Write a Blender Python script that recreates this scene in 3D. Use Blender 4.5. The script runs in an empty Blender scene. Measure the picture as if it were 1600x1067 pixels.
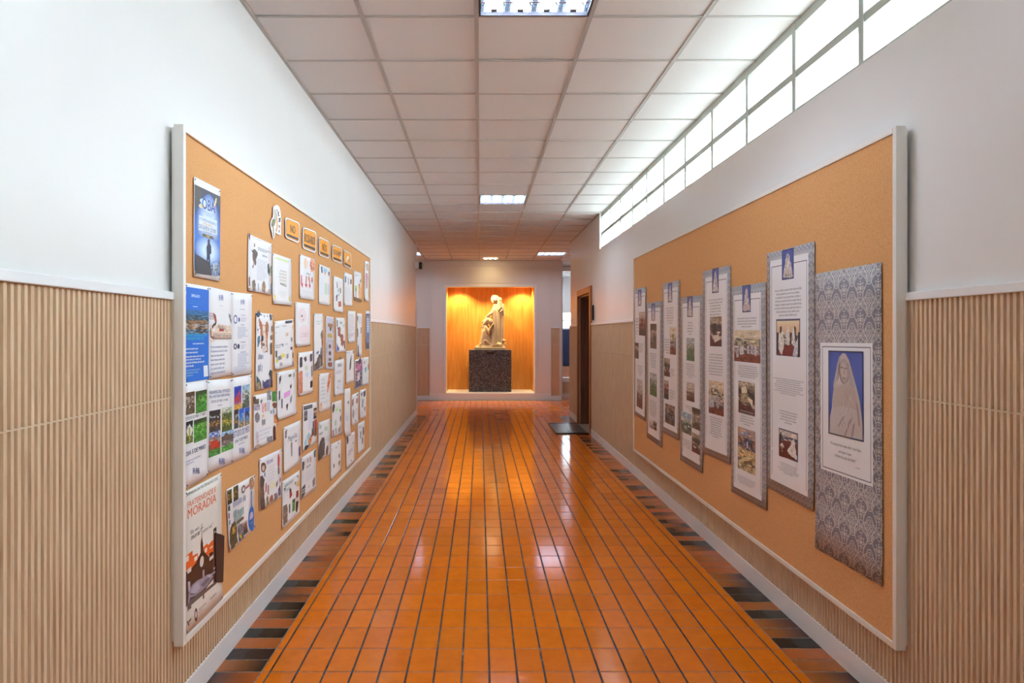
import bpy, bmesh, math, random
from mathutils import Vector, Matrix
from mathutils.geometry import tessellate_polygon

random.seed(11)
sc = bpy.context.scene
COL = sc.collection
PI = math.pi

# ------------------------------------------------------------------ camera, world, exposure
F, VX, VY, H = 1110.0, 750.0, 521.5, 1.574      # focal length and vanishing point of the 1600x1067 frame, eye height
cam = bpy.data.cameras.new('camera')
cam.sensor_width = 36.0
cam.lens = 36.0 * F / 1600.0
cam.shift_x = (800.0 - VX) / 1600.0
cam.shift_y = -(533.5 - VY) / 1600.0
cam.clip_start = 0.05
cam.clip_end = 200
cam_ob = bpy.data.objects.new('camera', cam)
COL.objects.link(cam_ob)
cam_ob.location = (0, 0, H)
cam_ob.rotation_euler = (PI / 2, 0, 0)
sc.camera = cam_ob

world = bpy.data.worlds.new('world')
sc.world = world
world.use_nodes = True
bg = world.node_tree.nodes['Background']
bg.inputs[0].default_value = (0.85, 0.985, 1.09, 1)
bg.inputs[1].default_value = 12.6
vs = sc.view_settings
vs.view_transform = 'Standard'
vs.look = 'None'
vs.gamma = 1.0
vs.exposure = 0.72
vs.use_curve_mapping = False
sc.cycles.caustics_reflective = False
sc.cycles.caustics_refractive = False
sc.cycles.sample_clamp_indirect = 6.0

# ------------------------------------------------------------------ colour + material helpers
def lin(c):
    return c / 12.92 if c <= 0.04045 else ((c + 0.055) / 1.055) ** 2.4

def hexc(h):
    h = h.lstrip('#')
    return tuple(lin(int(h[i:i + 2], 16) / 255.0) for i in (0, 2, 4)) + (1.0,)

class G:
    """small node-graph helper"""
    def __init__(self, name):
        self.m = bpy.data.materials.new(name)
        self.m.use_nodes = True
        self.t = self.m.node_tree
        self.b = self.t.nodes['Principled BSDF']
        self.out = self.t.nodes['Material Output']
    def node(self, typ, **kw):
        n = self.t.nodes.new(typ)
        for k, v in kw.items():
            setattr(n, k, v)
        return n
    def link(self, a, b):
        self.t.links.new(a, b)
    def put(self, sock, v):
        if isinstance(v, bpy.types.NodeSocket):
            self.link(v, sock)
        else:
            sock.default_value = v
    def math(self, op, a, b=0.0, c=0.0):
        n = self.node('ShaderNodeMath', operation=op)
        self.put(n.inputs[0], a)
        self.put(n.inputs[1], b)
        if len(n.inputs) > 2:
            self.put(n.inputs[2], c)
        return n.outputs[0]
    def obj(self):
        return self.node('ShaderNodeTexCoord').outputs['Object']
    def mapping(self, vec, scale=(1, 1, 1), loc=(0, 0, 0)):
        n = self.node('ShaderNodeMapping')
        self.link(vec, n.inputs['Vector'])
        n.inputs['Scale'].default_value = scale
        self.put(n.inputs['Location'], loc)
        return n.outputs[0]
    def noise(self, vec, scale, detail=4.0, rough=0.5):
        n = self.node('ShaderNodeTexNoise')
        self.link(vec, n.inputs['Vector'])
        n.inputs['Scale'].default_value = scale
        n.inputs['Detail'].default_value = detail
        n.inputs['Roughness'].default_value = rough
        return n.outputs['Fac']
    def ramp(self, fac, stops):
        n = self.node('ShaderNodeValToRGB')
        self.link(fac, n.inputs[0])
        e = n.color_ramp.elements
        while len(e) < len(stops):
            e.new(0.5)
        for i, (p, c) in enumerate(stops):
            e[i].position = p
            e[i].color = hexc(c) if isinstance(c, str) else c
        return n.outputs[0]
    def mix(self, fac, a, b, mode='MIX'):
        n = self.node('ShaderNodeMix', data_type='RGBA', blend_type=mode)
        self.put(n.inputs[0], fac)
        self.put(n.inputs[6], a)
        self.put(n.inputs[7], b)
        return n.outputs[2]
    def base(self, v):
        self.put(self.b.inputs['Base Color'], v)
    def set(self, rough=None, metal=None, spec=None, coat=None):
        if rough is not None: self.put(self.b.inputs['Roughness'], rough)
        if metal is not None: self.put(self.b.inputs['Metallic'], metal)
        if spec is not None: self.put(self.b.inputs['Specular IOR Level'], spec)
        if coat is not None: self.put(self.b.inputs['Coat Weight'], coat)
    def bump(self, height, strength=0.2, dist=0.01):
        n = self.node('ShaderNodeBump')
        n.inputs['Strength'].default_value = strength
        n.inputs['Distance'].default_value = dist
        self.link(height, n.inputs['Height'])
        self.link(n.outputs[0], self.b.inputs['Normal'])

def plain(name, c, rough=0.5, metal=0.0, spec=0.5):
    g = G(name)
    g.base(hexc(c)); g.set(rough, metal, spec)
    return g.m

def emit(name, c, s):
    g = G(name)
    g.base((0.9, 0.9, 0.9, 1))
    g.b.inputs['Emission Color'].default_value = hexc(c)
    g.b.inputs['Emission Strength'].default_value = s
    return g.m

M = {}
# painted plaster: faint roller texture
g = G('wall_paint'); o = g.obj()
g.base(g.mix(g.noise(o, 2.2, 3), hexc('#e9e8e6'), hexc('#efeeec')))
g.set(g.math('MULTIPLY_ADD', g.noise(o, 5.0, 2), 0.12, 0.30), spec=0.4)
g.bump(g.noise(g.mapping(o, (6, 6, 1.2)), 3.0, 3), 0.05, 0.02)
M['wall'] = g.m
M['trim'] = plain('white_trim', '#f3f5f8', 0.35)
M['joint'] = plain('wainscot_joint', '#d8c4a8', 0.8)
# ceiling tile
g = G('ceiling_tile'); o = g.obj()
g.base(g.mix(g.noise(o, 220, 2), hexc('#eeeeee'), hexc('#f4f4f4')))
g.set(0.9, spec=0.2); g.bump(g.noise(o, 180, 3), 0.12, 0.004)
M['ceil'] = g.m
M['rail'] = plain('ceiling_rail', '#bab5b0', 0.45)
M['void'] = plain('ceiling_void', '#5c5752', 0.9)
# ribbed wood-look tile
def wood_rib(name, c0, c1, c2):
    g = G(name)
    o = g.obj()
    rnd = g.node('ShaderNodeObjectInfo').outputs['Random']
    comb = g.node('ShaderNodeCombineXYZ')
    for i in range(3):
        g.link(g.math('MULTIPLY', rnd, 37.0 + 11 * i), comb.inputs[i])
    v = g.mapping(o, (1, 1, 0.05), comb.outputs[0])
    n = g.noise(v, 95, 5, 0.65)
    col = g.ramp(n, [(0.28, c0), (0.5, c1), (0.72, c2)])
    wide = g.noise(g.mapping(o, (1, 1, 0.12), comb.outputs[0]), 18, 2)
    col = g.mix(g.math('MULTIPLY', wide, 0.35), col, hexc(c2))
    g.base(col); g.set(0.5, spec=0.35); g.bump(n, 0.15, 0.002)
    return g.m
M['rib'] = wood_rib('rib_wood_light', '#bf9d7e', '#d9ba98', '#e5ccae')
# cork
g = G('cork'); o = g.obj()
n1 = g.noise(o, 260, 4, 0.7); n2 = g.noise(o, 3, 2)
g.base(g.mix(g.math('MULTIPLY', n2, 0.35), g.ramp(n1, [(0.32, '#bc824e'), (0.5, '#dca46c'), (0.7, '#e8b784')]), hexc('#d9a068')))
g.set(0.85, spec=0.2); g.bump(n1, 0.25, 0.002)
M['cork'] = g.m
M['frame'] = plain('board_frame_white', '#f0eee8', 0.4)
M['gap'] = plain('frame_batten', '#f0eee8', 0.5)
M['paper'] = plain('paper', '#f4f4f6', 0.55)
M['cream_paper'] = plain('cream_paper', '#efebe2', 0.55)
def ink(name, noisy):
    g = G(name)
    a = g.node('ShaderNodeAttribute'); a.attribute_name = 'ink'
    c = a.outputs['Color']
    if noisy:
        n = g.noise(g.node('ShaderNodeNewGeometry').outputs['Position'], 95, 5, 0.7)
        f = g.ramp(n, [(0.36, (0.66, 0.66, 0.66, 1)), (0.64, (1.28, 1.28, 1.28, 1))])
        c = g.mix(1.0, c, f, 'MULTIPLY')
    g.base(c); g.set(0.45, spec=0.4)
    return g.m
M['ink'] = ink('printed_ink', False)
M['photo'] = ink('printed_photo', True)
# floor tiles: tint comes with each tile
def tile_mat(name, rough):
    g = G(name)
    a = g.node('ShaderNodeAttribute'); a.attribute_name = 'tint'
    p = g.node('ShaderNodeNewGeometry').outputs['Position']
    n = g.noise(p, 14, 4, 0.6)
    n2 = g.noise(p, 160, 2)
    c = g.mix(0.55, a.outputs['Color'], g.ramp(n, [(0.3, (0.88, 0.86, 0.84, 1)), (0.7, (1.10, 1.11, 1.12, 1))]), 'MULTIPLY')
    g.base(c)
    g.set(g.math('MULTIPLY_ADD', n, 0.11, rough), spec=0.13)
    g.bump(g.math('MULTIPLY_ADD', n2, 0.15, n), 0.05, 0.01)
    return g.m
M['tile'] = tile_mat('glazed_floor_tile', 0.05)
g = G('floor_grout'); p = g.obj()
g.base(g.ramp(g.noise(p, 40, 4), [(0.35, '#6c6258'), (0.65, '#9c9284')])); g.set(0.8)
M['grout'] = g.m
g = G('dark_floor_joint'); p = g.node('ShaderNodeNewGeometry').outputs['Position']
g.base(g.ramp(g.noise(p, 9, 5, 0.7), [(0.40, '#2a2522'), (0.58, '#4a423a'), (0.72, '#988c7c')])); g.set(0.8)
M['joint_dark'] = g.m
# granite
g = G('granite'); o = g.obj()
vor = g.node('ShaderNodeTexVoronoi'); g.link(o, vor.inputs['Vector']); vor.inputs['Scale'].default_value = 75
sep = g.node('ShaderNodeSeparateColor'); g.link(vor.outputs['Color'], sep.inputs[0])
g.base(g.mix(g.math('MULTIPLY', g.noise(o, 40, 3), 0.5), g.ramp(sep.outputs[0], [(0.1, '#1a191b'), (0.45, '#46444a'), (0.75, '#6e6a6c'), (0.95, '#a09a96')]), hexc('#3a383c')))
g.set(0.45)
M['granite'] = g.m
# niche veneer
g = G('niche_veneer'); o = g.obj()
n = g.noise(g.mapping(o, (1, 1, 0.06)), 30, 5, 0.6)
g.base(g.ramp(n, [(0.3, '#c07c2e'), (0.5, '#d09040'), (0.72, '#dca254')])); g.set(0.45)
M['veneer'] = g.m
g = G('carved_stone'); o = g.obj()
g.base(g.mix(g.noise(o, 14, 4), hexc('#b8a486'), hexc('#d6c4a6'))); g.set(0.7, spec=0.3); g.bump(g.noise(o, 30, 4), 0.2, 0.01)
M['stone'] = g.m
g = G('brown_door_wood'); o = g.obj()
n = g.noise(g.mapping(o, (1, 1, 0.06)), 40, 4)
g.base(g.ramp(n, [(0.3, '#4a2412'), (0.7, '#7a4424')])); g.set(0.35)
M['door'] = g.m
g = G('casing_wood'); o = g.obj()
n = g.noise(g.mapping(o, (1, 1, 0.06)), 40, 4)
g.base(g.ramp(n, [(0.3, '#8a4a20'), (0.7, '#b06a34')])); g.set(0.35)
M['casing'] = g.m
M['black'] = plain('black_plastic', '#17181b', 0.4)
M['darkmetal'] = plain('dark_metal', '#26282a', 0.3, 0.6)
M['matrubber'] = plain('mat_rubber', '#2c3032', 0.35)
M['alu'] = plain('polished_aluminium', '#d9e2ea', 0.12, 1.0)
M['housing'] = plain('lamp_housing', '#2d2a33', 0.5)
M['tube'] = emit('lamp_tube', '#dbe9ff', 58.0)
M['warm'] = emit('warm_bulb', '#ffd9a0', 22.0)
M['pin'] = plain('pin_metal', '#b59a5a', 0.3, 0.7)
M['pin_dark'] = plain('pin_dark', '#5c5358', 0.4)
M['blue'] = plain('navy_panel', '#1d2f56', 0.5)
M['peach'] = plain('peach_wall', '#cda083', 0.6)
M['mullion'] = plain('window_steel', '#b4b9b0', 0.5)
g = G('frosted_pane')
tr = g.node('ShaderNodeBsdfTransparent'); tr.inputs[0].default_value = (0.96, 0.98, 0.97, 1)
tl = g.node('ShaderNodeBsdfTranslucent'); tl.inputs[0].default_value = (0.95, 0.97, 0.96, 1)
gl = g.node('ShaderNodeBsdfGlossy'); gl.inputs['Roughness'].default_value = 0.15
m1 = g.node('ShaderNodeMixShader'); m1.inputs[0].default_value = 0.12
g.link(tr.outputs[0], m1.inputs[1]); g.link(tl.outputs[0], m1.inputs[2])
m2 = g.node('ShaderNodeMixShader'); m2.inputs[0].default_value = 0.06
g.link(m1.outputs[0], m2.inputs[1]); g.link(gl.outputs[0], m2.inputs[2])
g.link(m2.outputs[0], g.out.inputs['Surface'])
M['pane'] = g.m

def damask(name, cell):
    """lilac-grey ornament print: medallions, small flowers and waved stems"""
    g = G(name)
    uv = g.node('ShaderNodeUVMap'); uv.uv_map = 'UVMap'
    sp = g.node('ShaderNodeSeparateXYZ'); g.link(uv.outputs[0], sp.inputs[0])
    u = g.math('DIVIDE', sp.outputs[0], cell); v = g.math('DIVIDE', sp.outputs[1], cell)
    def polar(du, dv):
        fu = g.math('SUBTRACT', g.math('FRACT', g.math('ADD', u, du)), 0.5)
        fv = g.math('SUBTRACT', g.math('FRACT', g.math('ADD', v, dv)), 0.5)
        r = g.math('SQRT', g.math('ADD', g.math('MULTIPLY', fu, fu), g.math('MULTIPLY', fv, fv)))
        th = g.math('ARCTAN2', fv, fu)
        return fu, fv, r, th
    def ringp(r, th, r0, amp, k, w, ph=0.0):
        rr = g.math('MULTIPLY_ADD', g.math('COSINE', g.math('MULTIPLY_ADD', th, k, ph)), amp, r0)
        return g.math('LESS_THAN', g.math('ABSOLUTE', g.math('SUBTRACT', r, rr)), w)
    fu, fv, r, th = polar(0.0, 0.0)
    fu2, fv2, r2, th2 = polar(0.5, 0.5)
    fu3, fv3, r3, th3 = polar(0.5, 0.0)
    parts = [ringp(r, th, 0.36, 0.05, 4.0, 0.014), ringp(r, th, 0.29, 0.035, 4.0, 0.012), ringp(r, th, 0.21, 0.055, 8.0, 0.018),
             ringp(r, th, 0.13, 0.05, 8.0, 0.016), ringp(r, th, 0.055, 0.03, 4.0, 0.02), ringp(r2, th2, 0.17, 0.05, 8.0, 0.018),
             ringp(r2, th2, 0.09, 0.04, 4.0, 0.016), ringp(r2, th2, 0.02, 0.0, 4.0, 0.03), ringp(r3, th3, 0.15, 0.06, 2.0, 0.013, PI),
             ringp(r3, th3, 0.08, 0.03, 6.0, 0.014), ringp(r3, th3, 0.02, 0.0, 2.0, 0.02)]
    wv = g.math('MULTIPLY', g.math('SINE', g.math('MULTIPLY', fv2, 2 * PI)), 0.13)
    parts.append(g.math('LESS_THAN', g.math('ABSOLUTE', g.math('SUBTRACT', g.math('ABSOLUTE', fu2), g.math('ADD', wv, 0.27))), 0.02))
    acc = parts[0]
    for q in parts[1:]:
        acc = g.math('MAXIMUM', acc, q)
    g.base(g.mix(acc, hexc('#86828c'), hexc('#dad4ce')))
    g.set(0.55, spec=0.35)
    return g.m
M['damask_big'] = damask('ornament_print_large', 0.14)
M['damask'] = damask('ornament_print_small', 0.046)

# ------------------------------------------------------------------ mesh helpers
WLOC = {}

def tag(o, label=None, cat=None, group=None, kind=None):
    if label: o['label'] = label
    if cat: o['category'] = cat
    if group: o['group'] = group
    if kind: o['kind'] = kind
    return o

def empty(name, loc, label=None, cat=None, group=None, kind=None):
    o = bpy.data.objects.new(name, None)
    o.empty_display_size = 0.1
    COL.objects.link(o)
    o.location = loc
    WLOC[o.name] = Vector(loc)
    return tag(o, label, cat, group, kind)

class MB:
    def __init__(self):
        self.v, self.f, self.mi, self.sm, self.col, self.uv = [], [], [], [], [], []
    def face(self, pts, m=0, smooth=False, col=None):
        b = len(self.v)
        self.v += [tuple(p) for p in pts]
        self.f.append(tuple(range(b, b + len(pts))))
        self.mi.append(m); self.sm.append(smooth)
        if col is not None:
            self.col += [col] * len(pts) if not isinstance(col, list) else col
    def box(self, x0, y0, z0, x1, y1, z1, m=0, bev=0.0):
        b = len(self.v)
        if bev <= 0:
            self.v += [(x, y, z) for z in (z0, z1) for y in (y0, y1) for x in (x0, x1)]
            fs = [(0, 2, 3, 1), (4, 5, 7, 6), (0, 1, 5, 4), (2, 6, 7, 3), (0, 4, 6, 2), (1, 3, 7, 5)]
            for q in fs:
                self.f.append(tuple(b + i for i in q)); self.mi.append(m); self.sm.append(False)
            return self
        bm = bmesh.new()
        bmesh.ops.create_cube(bm, size=1.0, matrix=Matrix.Translation(((x0 + x1) / 2, (y0 + y1) / 2, (z0 + z1) / 2)) @ Matrix.Diagonal((x1 - x0, y1 - y0, z1 - z0, 1)))
        bmesh.ops.bevel(bm, geom=bm.edges[:], offset=bev, segments=2, affect='EDGES', profile=0.5)
        self.add_bm(bm, m)
        return self
    def add_bm(self, bm, m=0, smooth=False):
        b = len(self.v)
        bm.verts.index_update()
        self.v += [tuple(v.co) for v in bm.verts]
        for f in bm.faces:
            self.f.append(tuple(b + v.index for v in f.verts)); self.mi.append(m); self.sm.append(smooth)
        bm.free()
    def tube(self, p0, p1, r0, r1=None, n=12, m=0, caps=True, smooth=True):
        r1 = r0 if r1 is None else r1
        p0, p1 = Vector(p0), Vector(p1)
        d = (p1 - p0).normalized()
        a = d.orthogonal().normalized(); c = d.cross(a)
        b = len(self.v)
        for p, r in ((p0, r0), (p1, r1)):
            for i in range(n):
                t = 2 * PI * i / n
                self.v.append(tuple(p + a * (r * math.cos(t)) + c * (r * math.sin(t))))
        for i in range(n):
            j = (i + 1) % n
            self.f.append((b + i, b + j, b + n + j, b + n + i)); self.mi.append(m); self.sm.append(smooth)
        if caps:
            self.f.append(tuple(b + i for i in range(n))[::-1]); self.mi.append(m); self.sm.append(False)
            self.f.append(tuple(b + n + i for i in range(n))); self.mi.append(m); self.sm.append(False)
        return self
    def ball(self, c, r, m=0, seg=16, ring=10, rot=None):
        """ellipsoid, r a scalar or a triple"""
        if not isinstance(r, (tuple, list)): r = (r, r, r)
        bm = bmesh.new()
        mat = Matrix.Translation(c)
        if rot: mat = mat @ rot
        bmesh.ops.create_uvsphere(bm, u_segments=seg, v_segments=ring, radius=1.0, matrix=mat @ Matrix.Diagonal((*r, 1)))
        self.add_bm(bm, m, True)
        return self
    def mesh(self, name, mats, origin=(0, 0, 0), colname=None):
        me = bpy.data.meshes.new(name)
        o = Vector(origin)
        me.from_pydata([tuple(Vector(p) - o) for p in self.v], [], self.f)
        for m in (mats if isinstance(mats, (list, tuple)) else [mats]):
            me.materials.append(m)
        me.polygons.foreach_set('material_index', self.mi)
        me.polygons.foreach_set('use_smooth', self.sm)
        if colname:
            at = me.attributes.new(colname, 'FLOAT_COLOR', 'POINT')
            at.data.foreach_set('color', [x for c in self.col for x in c])
        if self.uv:
            lay = me.uv_layers.new(name='UVMap')
            for lp in me.loops:
                lay.data[lp.index].uv = self.uv[lp.vertex_index]
        me.update()
        return me
    def build(self, name, mats, parent=None, origin=None, colname=None, **tags):
        if origin is None:
            xs, ys, zs = zip(*self.v)
            origin = ((min(xs) + max(xs)) / 2, (min(ys) + max(ys)) / 2, min(zs))
        me = self.mesh(name, mats, origin, colname)
        ob = bpy.data.objects.new(name, me)
        COL.objects.link(ob)
        place(ob, origin, parent)
        return tag(ob, **tags)

def place(ob, origin, parent=None):
    WLOC[ob.name] = Vector(origin)
    if parent is not None:
        ob.parent = parent
        ob.location = Vector(origin) - WLOC[parent.name]
    else:
        ob.location = origin

def inst(name, me, loc, parent=None, rz=0.0, rot=None):
    ob = bpy.data.objects.new(name, me)
    COL.objects.link(ob)
    place(ob, loc, parent)
    ob.rotation_euler = rot if rot else (0, 0, rz)
    return ob

def box_obj(name, b, mat, parent=None, bev=0.0, **tags):
    return MB().box(*b, bev=bev).build(name, mat, parent, **tags)

# ------------------------------------------------------------------ the setting
WL, WR = -1.250, 1.728            # wall planes
CEIL = 3.306
YB0 = -4.0                        # closed corridor end behind the camera
YL, YR = 13.80, 13.55             # where the corridor walls end
YBACK = 16.84

# floor slab (grout) with tiles
floor = MB()
for b in ((-4.5, YB0, -0.06, 4.5, 22.6, 0.0022),):
    floor.box(*b)
floor = floor.build('floor', M['grout'], kind='structure')

def tile_mesh(w, l, cols, name, z1=0.004, ch=0.0014):
    """chamfered tile top, cols = tint at (-x,-y),(+x,-y),(+x,+y),(-x,+y)"""
    mb = MB()
    a, b = w / 2, l / 2
    add_tile(mb, 0, 0, w, l, cols, z1, ch)
    return mb.mesh(name, M['tile'], colname='tint')

def add_tile(mb, cx, cy, w, l, cols, z1=0.004, ch=0.0014, z0=0.0):
    a, b = w / 2, l / 2
    i = len(mb.v)
    for (sx, sy) in ((-1, -1), (1, -1), (1, 1), (-1, 1)):
        mb.v.append((cx + sx * (a - ch), cy + sy * (b - ch), z1))
    for (sx, sy) in ((-1, -1), (1, -1), (1, 1), (-1, 1)):
        mb.v.append((cx + sx * a, cy + sy * b, z1 - ch))
    for (sx, sy) in ((-1, -1), (1, -1), (1, 1), (-1, 1)):
        mb.v.append((cx + sx * a, cy + sy * b, z0))
    mb.col += list(cols) * 3
    fs = [(0, 1, 2, 3)]
    for k in range(4):
        j = (k + 1) % 4
        fs += [(4 + k, 4 + j, j, k), (8 + k, 8 + j, 4 + j, 4 + k)]
    for q in fs:
        mb.f.append(tuple(i + x for x in q)); mb.mi.append(0); mb.sm.append(False)

def orange():
    k = random.uniform(0.93, 1.05)
    if random.random() < 0.05: k *= 0.86
    r = random.uniform(-0.008, 0.008)
    return (0.76 * k, (0.182 + r) * k, 0.006 * k, 1)

def border_cols(side='R'):
    r = random.random()
    if side == 'L' and random.random() < 0.32: r = 0.0
    base = [c * random.uniform(0.8, 1.0) for c in (0.50, 0.135, 0.03)] + [1]
    dark = [c * random.uniform(0.7, 1.4) for c in (0.032, 0.022, 0.015)] + [1]
    mid = [0.4 * a + 0.6 * b for a, b in zip(base, dark)]
    if r < 0.42: return [tuple(base)] * 4
    if r < 0.62: return [tuple(dark)] * 4
    if r < 0.76: return [tuple(base), tuple(dark), tuple(dark), tuple(base)]
    if r < 0.90: return [tuple(dark), tuple(base), tuple(base), tuple(dark)]
    return [tuple(mid), tuple(base), tuple(mid), tuple(dark)]

PX, PY = 0.1275, 0.2462
X0 = 0.0435 - 8 * PX              # first long joint on the left
NC = 19                           # field columns
XR = X0 + NC * PX
GX, GY = 0.009, 0.007
Y0 = 3.302 - PY
field_var = [tile_mesh(PX - GX, PY - GY, [orange()] * 4, 'floor_tile') for _ in range(14)]
NROW = 13
for r in range(NROW):
    for c in range(NC):
        o = inst('floor_tile', random.choice(field_var), (X0 + (c + 0.5) * PX, Y0 + (r + 0.5) * PY, 0), floor,
                 rot=(random.uniform(-1, 1) * 0.0022, random.uniform(-1, 1) * 0.003, 0))
strip_l = [tile_mesh(0.034, PY - GY, [orange()] * 4, 'strip_tile') for _ in range(4)]
strip_r = [tile_mesh(0.048, PY - GY, [orange()] * 4, 'strip_tile') for _ in range(4)]
for r in range(NROW):
    yy = Y0 + (r + 0.5) * PY
    inst('strip_tile', random.choice(strip_l), (X0 - 0.021, yy, 0), floor)
    inst('strip_tile', random.choice(strip_r), (XR + 0.028, yy, 0), floor)
BLX0, BLX1 = WL + 0.002, X0 - 0.044
BRX0, BRX1 = XR + 0.056, WR - 0.002
PB = PY / 2
bl_var = [tile_mesh(BLX1 - BLX0, PB - 0.009, border_cols('L'), 'border_tile') for _ in range(16)]
br_var = [tile_mesh(BRX1 - BRX0, PB - 0.009, border_cols(), 'border_tile') for _ in range(16)]
for r in range(2 * NROW):
    yy = Y0 + (r + 0.5) * PB
    inst('border_tile', random.choice(bl_var), ((BLX0 + BLX1) / 2, yy, 0), floor)
    inst('border_tile', random.choice(br_var), ((BRX0 + BRX1) / 2, yy, 0), floor)
for k in range(NC + 1):
    xj = X0 + k * PX
    box_obj('long_joint', (xj - GX / 2, YB0, 0.0021, xj + GX / 2, 16.8, 0.0026), M['joint_dark'], floor)
# everything farther off, and the stretch behind the viewer
rest = MB()
def tj(): return random.uniform(-1, 1) * 0.0
rows = list(range(NROW, 78)) + list(range(-22, 0))
for r in rows:
    yy = Y0 + (r + 0.5) * PY
    if yy > 22.4: continue
    lobby = yy > 13.7
    c0, c1 = (-27, 46) if lobby else (0, NC)
    for c in range(c0, c1):
        xx = X0 + (c + 0.5) * PX
        if abs(xx) > 4.4: continue
        if yy > YBACK - 0.15 and xx < 1.98: continue
        add_tile(rest, xx, yy, PX - GX, PY - GY, [orange()] * 4, z1=0.004 + random.uniform(-0.0004, 0.0004))
    if not lobby:
        add_tile(rest, X0 - 0.021, yy, 0.034, PY - GY, [orange()] * 4)
        add_tile(rest, XR + 0.028, yy, 0.048, PY - GY, [orange()] * 4)
        for k in (0, 1):
            y2 = Y0 + (2 * r + k + 0.5) * PB
            add_tile(rest, (BLX0 + BLX1) / 2, y2, BLX1 - BLX0, PB - 0.009, border_cols('L'))
            add_tile(rest, (BRX0 + BRX1) / 2, y2, BRX1 - BRX0, PB - 0.009, border_cols())
rest.build('far_floor_tiles', M['tile'], floor, colname='tint', kind='stuff')

# unseen ground added outside to cut the light bounced up onto the ceiling
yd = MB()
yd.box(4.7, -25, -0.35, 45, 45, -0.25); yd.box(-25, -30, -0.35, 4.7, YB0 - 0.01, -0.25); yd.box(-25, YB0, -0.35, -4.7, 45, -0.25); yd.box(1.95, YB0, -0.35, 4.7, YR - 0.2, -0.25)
yd.build('ground', plain('added_ground', '#6a6862', 0.8), kind='structure')

# corridor walls
wl = MB()
wl.box(WL - 0.16, YB0, 0, WL, YL, 3.45)
wl = wl.build('wall_left', M['wall'], kind='structure')
WIN_END, SILL = 10.26, 2.794
DY0, DY1, DTOP = 11.04, 12.35, 2.22
wr = MB()
wr.box(WR, YB0, 0, WR + 0.2, WIN_END, SILL)
wr.box(WR, WIN_END, 0, WR + 0.2, DY0, 3.45)
wr.box(WR, DY0, DTOP, WR + 0.2, DY1, 3.45)
wr.box(WR, DY1, 0, WR + 0.2, YR, 3.45)
wr = wr.build('wall_right', M['wall'], kind='structure')

# end wall behind the viewer
box_obj('wall_corridor_end', (WL, YB0, 0, WR, YB0 + 0.15, 3.45), M['wall'], kind='structure')
# ribbed wainscot tiles, 20 cm wide with seven ribs
TW, NR = 0.2, 7
def rib_mesh(name, h):
    mb = MB()
    p = TW / NR
    n0, n1 = 0.004, 0.014
    x = -TW / 2 + 0.0005
    pr = []
    for k in range(NR):
        a = -TW / 2 + k * p
        pr += [(a + 0.0005, n0, 1), (a + p * 0.42, n0, 1), (a + p * 0.47, n1, 0), (a + p * 0.95, n1, 0), (a + p - 0.0005, n0, 1)]
    for (xa, na, ma), (xb, nb, mbm) in zip(pr[:-1], pr[1:]):
        m = 0
        mb.face([(xa, -na, 0), (xb, -nb, 0), (xb, -nb, h), (xa, -na, h)], m)
    top = [(x_, -n_, h) for x_, n_, _ in pr] + [(TW / 2 - 0.0005, 0, h), (-TW / 2 + 0.0005, 0, h)]
    mb.face(top, 0)
    mb.face([(p_[0], p_[1], 0) for p_ in top][::-1], 0)
    return mb.mesh(name, M['rib'])
rib_lo = rib_mesh('ribbed_tile', 1.316 - 0.10)
rib_up = rib_mesh('ribbed_tile', 1.712 - 1.321)
BY0, BY1 = 2.86, 7.72             # stretch covered by the boards
def wainscot(parent, side, y0, y1):
    k = 0
    y = y0
    while y < y1 - 0.02:
        yc = y + TW / 2
        if side == 'L': loc, rz = (WL, yc), PI / 2
        else: loc, rz = (WR, yc), -PI / 2
        inst('ribbed_tile', rib_lo, (loc[0], loc[1], 0.10), parent, rz)
        if not (BY0 + 0.1 < y and y + TW < BY1 - 0.1):
            inst('ribbed_tile', rib_up, (loc[0], loc[1], 1.321), parent, rz)
        y += TW
wainscot(wl, 'L', -1.0, YL - 0.0)
wainscot(wr, 'R', -1.16, DY0 - 0.10)
wainscot(wr, 'R', DY1 + 0.1, YR - 0.05)
def strip(name, b, mat='trim', kind='structure', bev=0.0, parent=None):
    return box_obj(name, b, M[mat], parent, bev=bev, kind=kind if parent is None else None)
strip('joint_line', (WL + 0.001, -1.0, 1.3155, WL + 0.010, YL, 1.3215), 'joint', parent=wl)
strip('joint_line', (WR - 0.010, -1.0, 1.3155, WR - 0.001, DY0 - 0.1, 1.3215), 'joint', parent=wr)
strip('joint_line', (WR - 0.010, DY1 + 0.1, 1.3155, WR - 0.001, YR, 1.3215), 'joint', parent=wr)
strip('baseboard_left', (WL, YB0, 0.004, WL + 0.020, YL, 0.110))
strip('baseboard_right', (WR - 0.020, YB0, 0.004, WR, DY0 - 0.1, 0.110))
strip('baseboard_right_end', (WR - 0.020, DY1 + 0.1, 0.004, WR, YR, 0.110))
strip('trim_1', (WL, YB0, 1.710, WL + 0.026, YL, 1.742), bev=0.003)
strip('trim_2', (WR - 0.026, YB0, 1.707, WR, DY0 - 0.1, 1.739), bev=0.003)
strip('trim_3', (WR - 0.026, DY1 + 0.1, 1.707, WR, YR, 1.739), bev=0.003)
strip('trim_4', (WL - 0.02, YL, 0.004, WL + 0.026, YL + 0.03, 2.11), bev=0.004)

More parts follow.
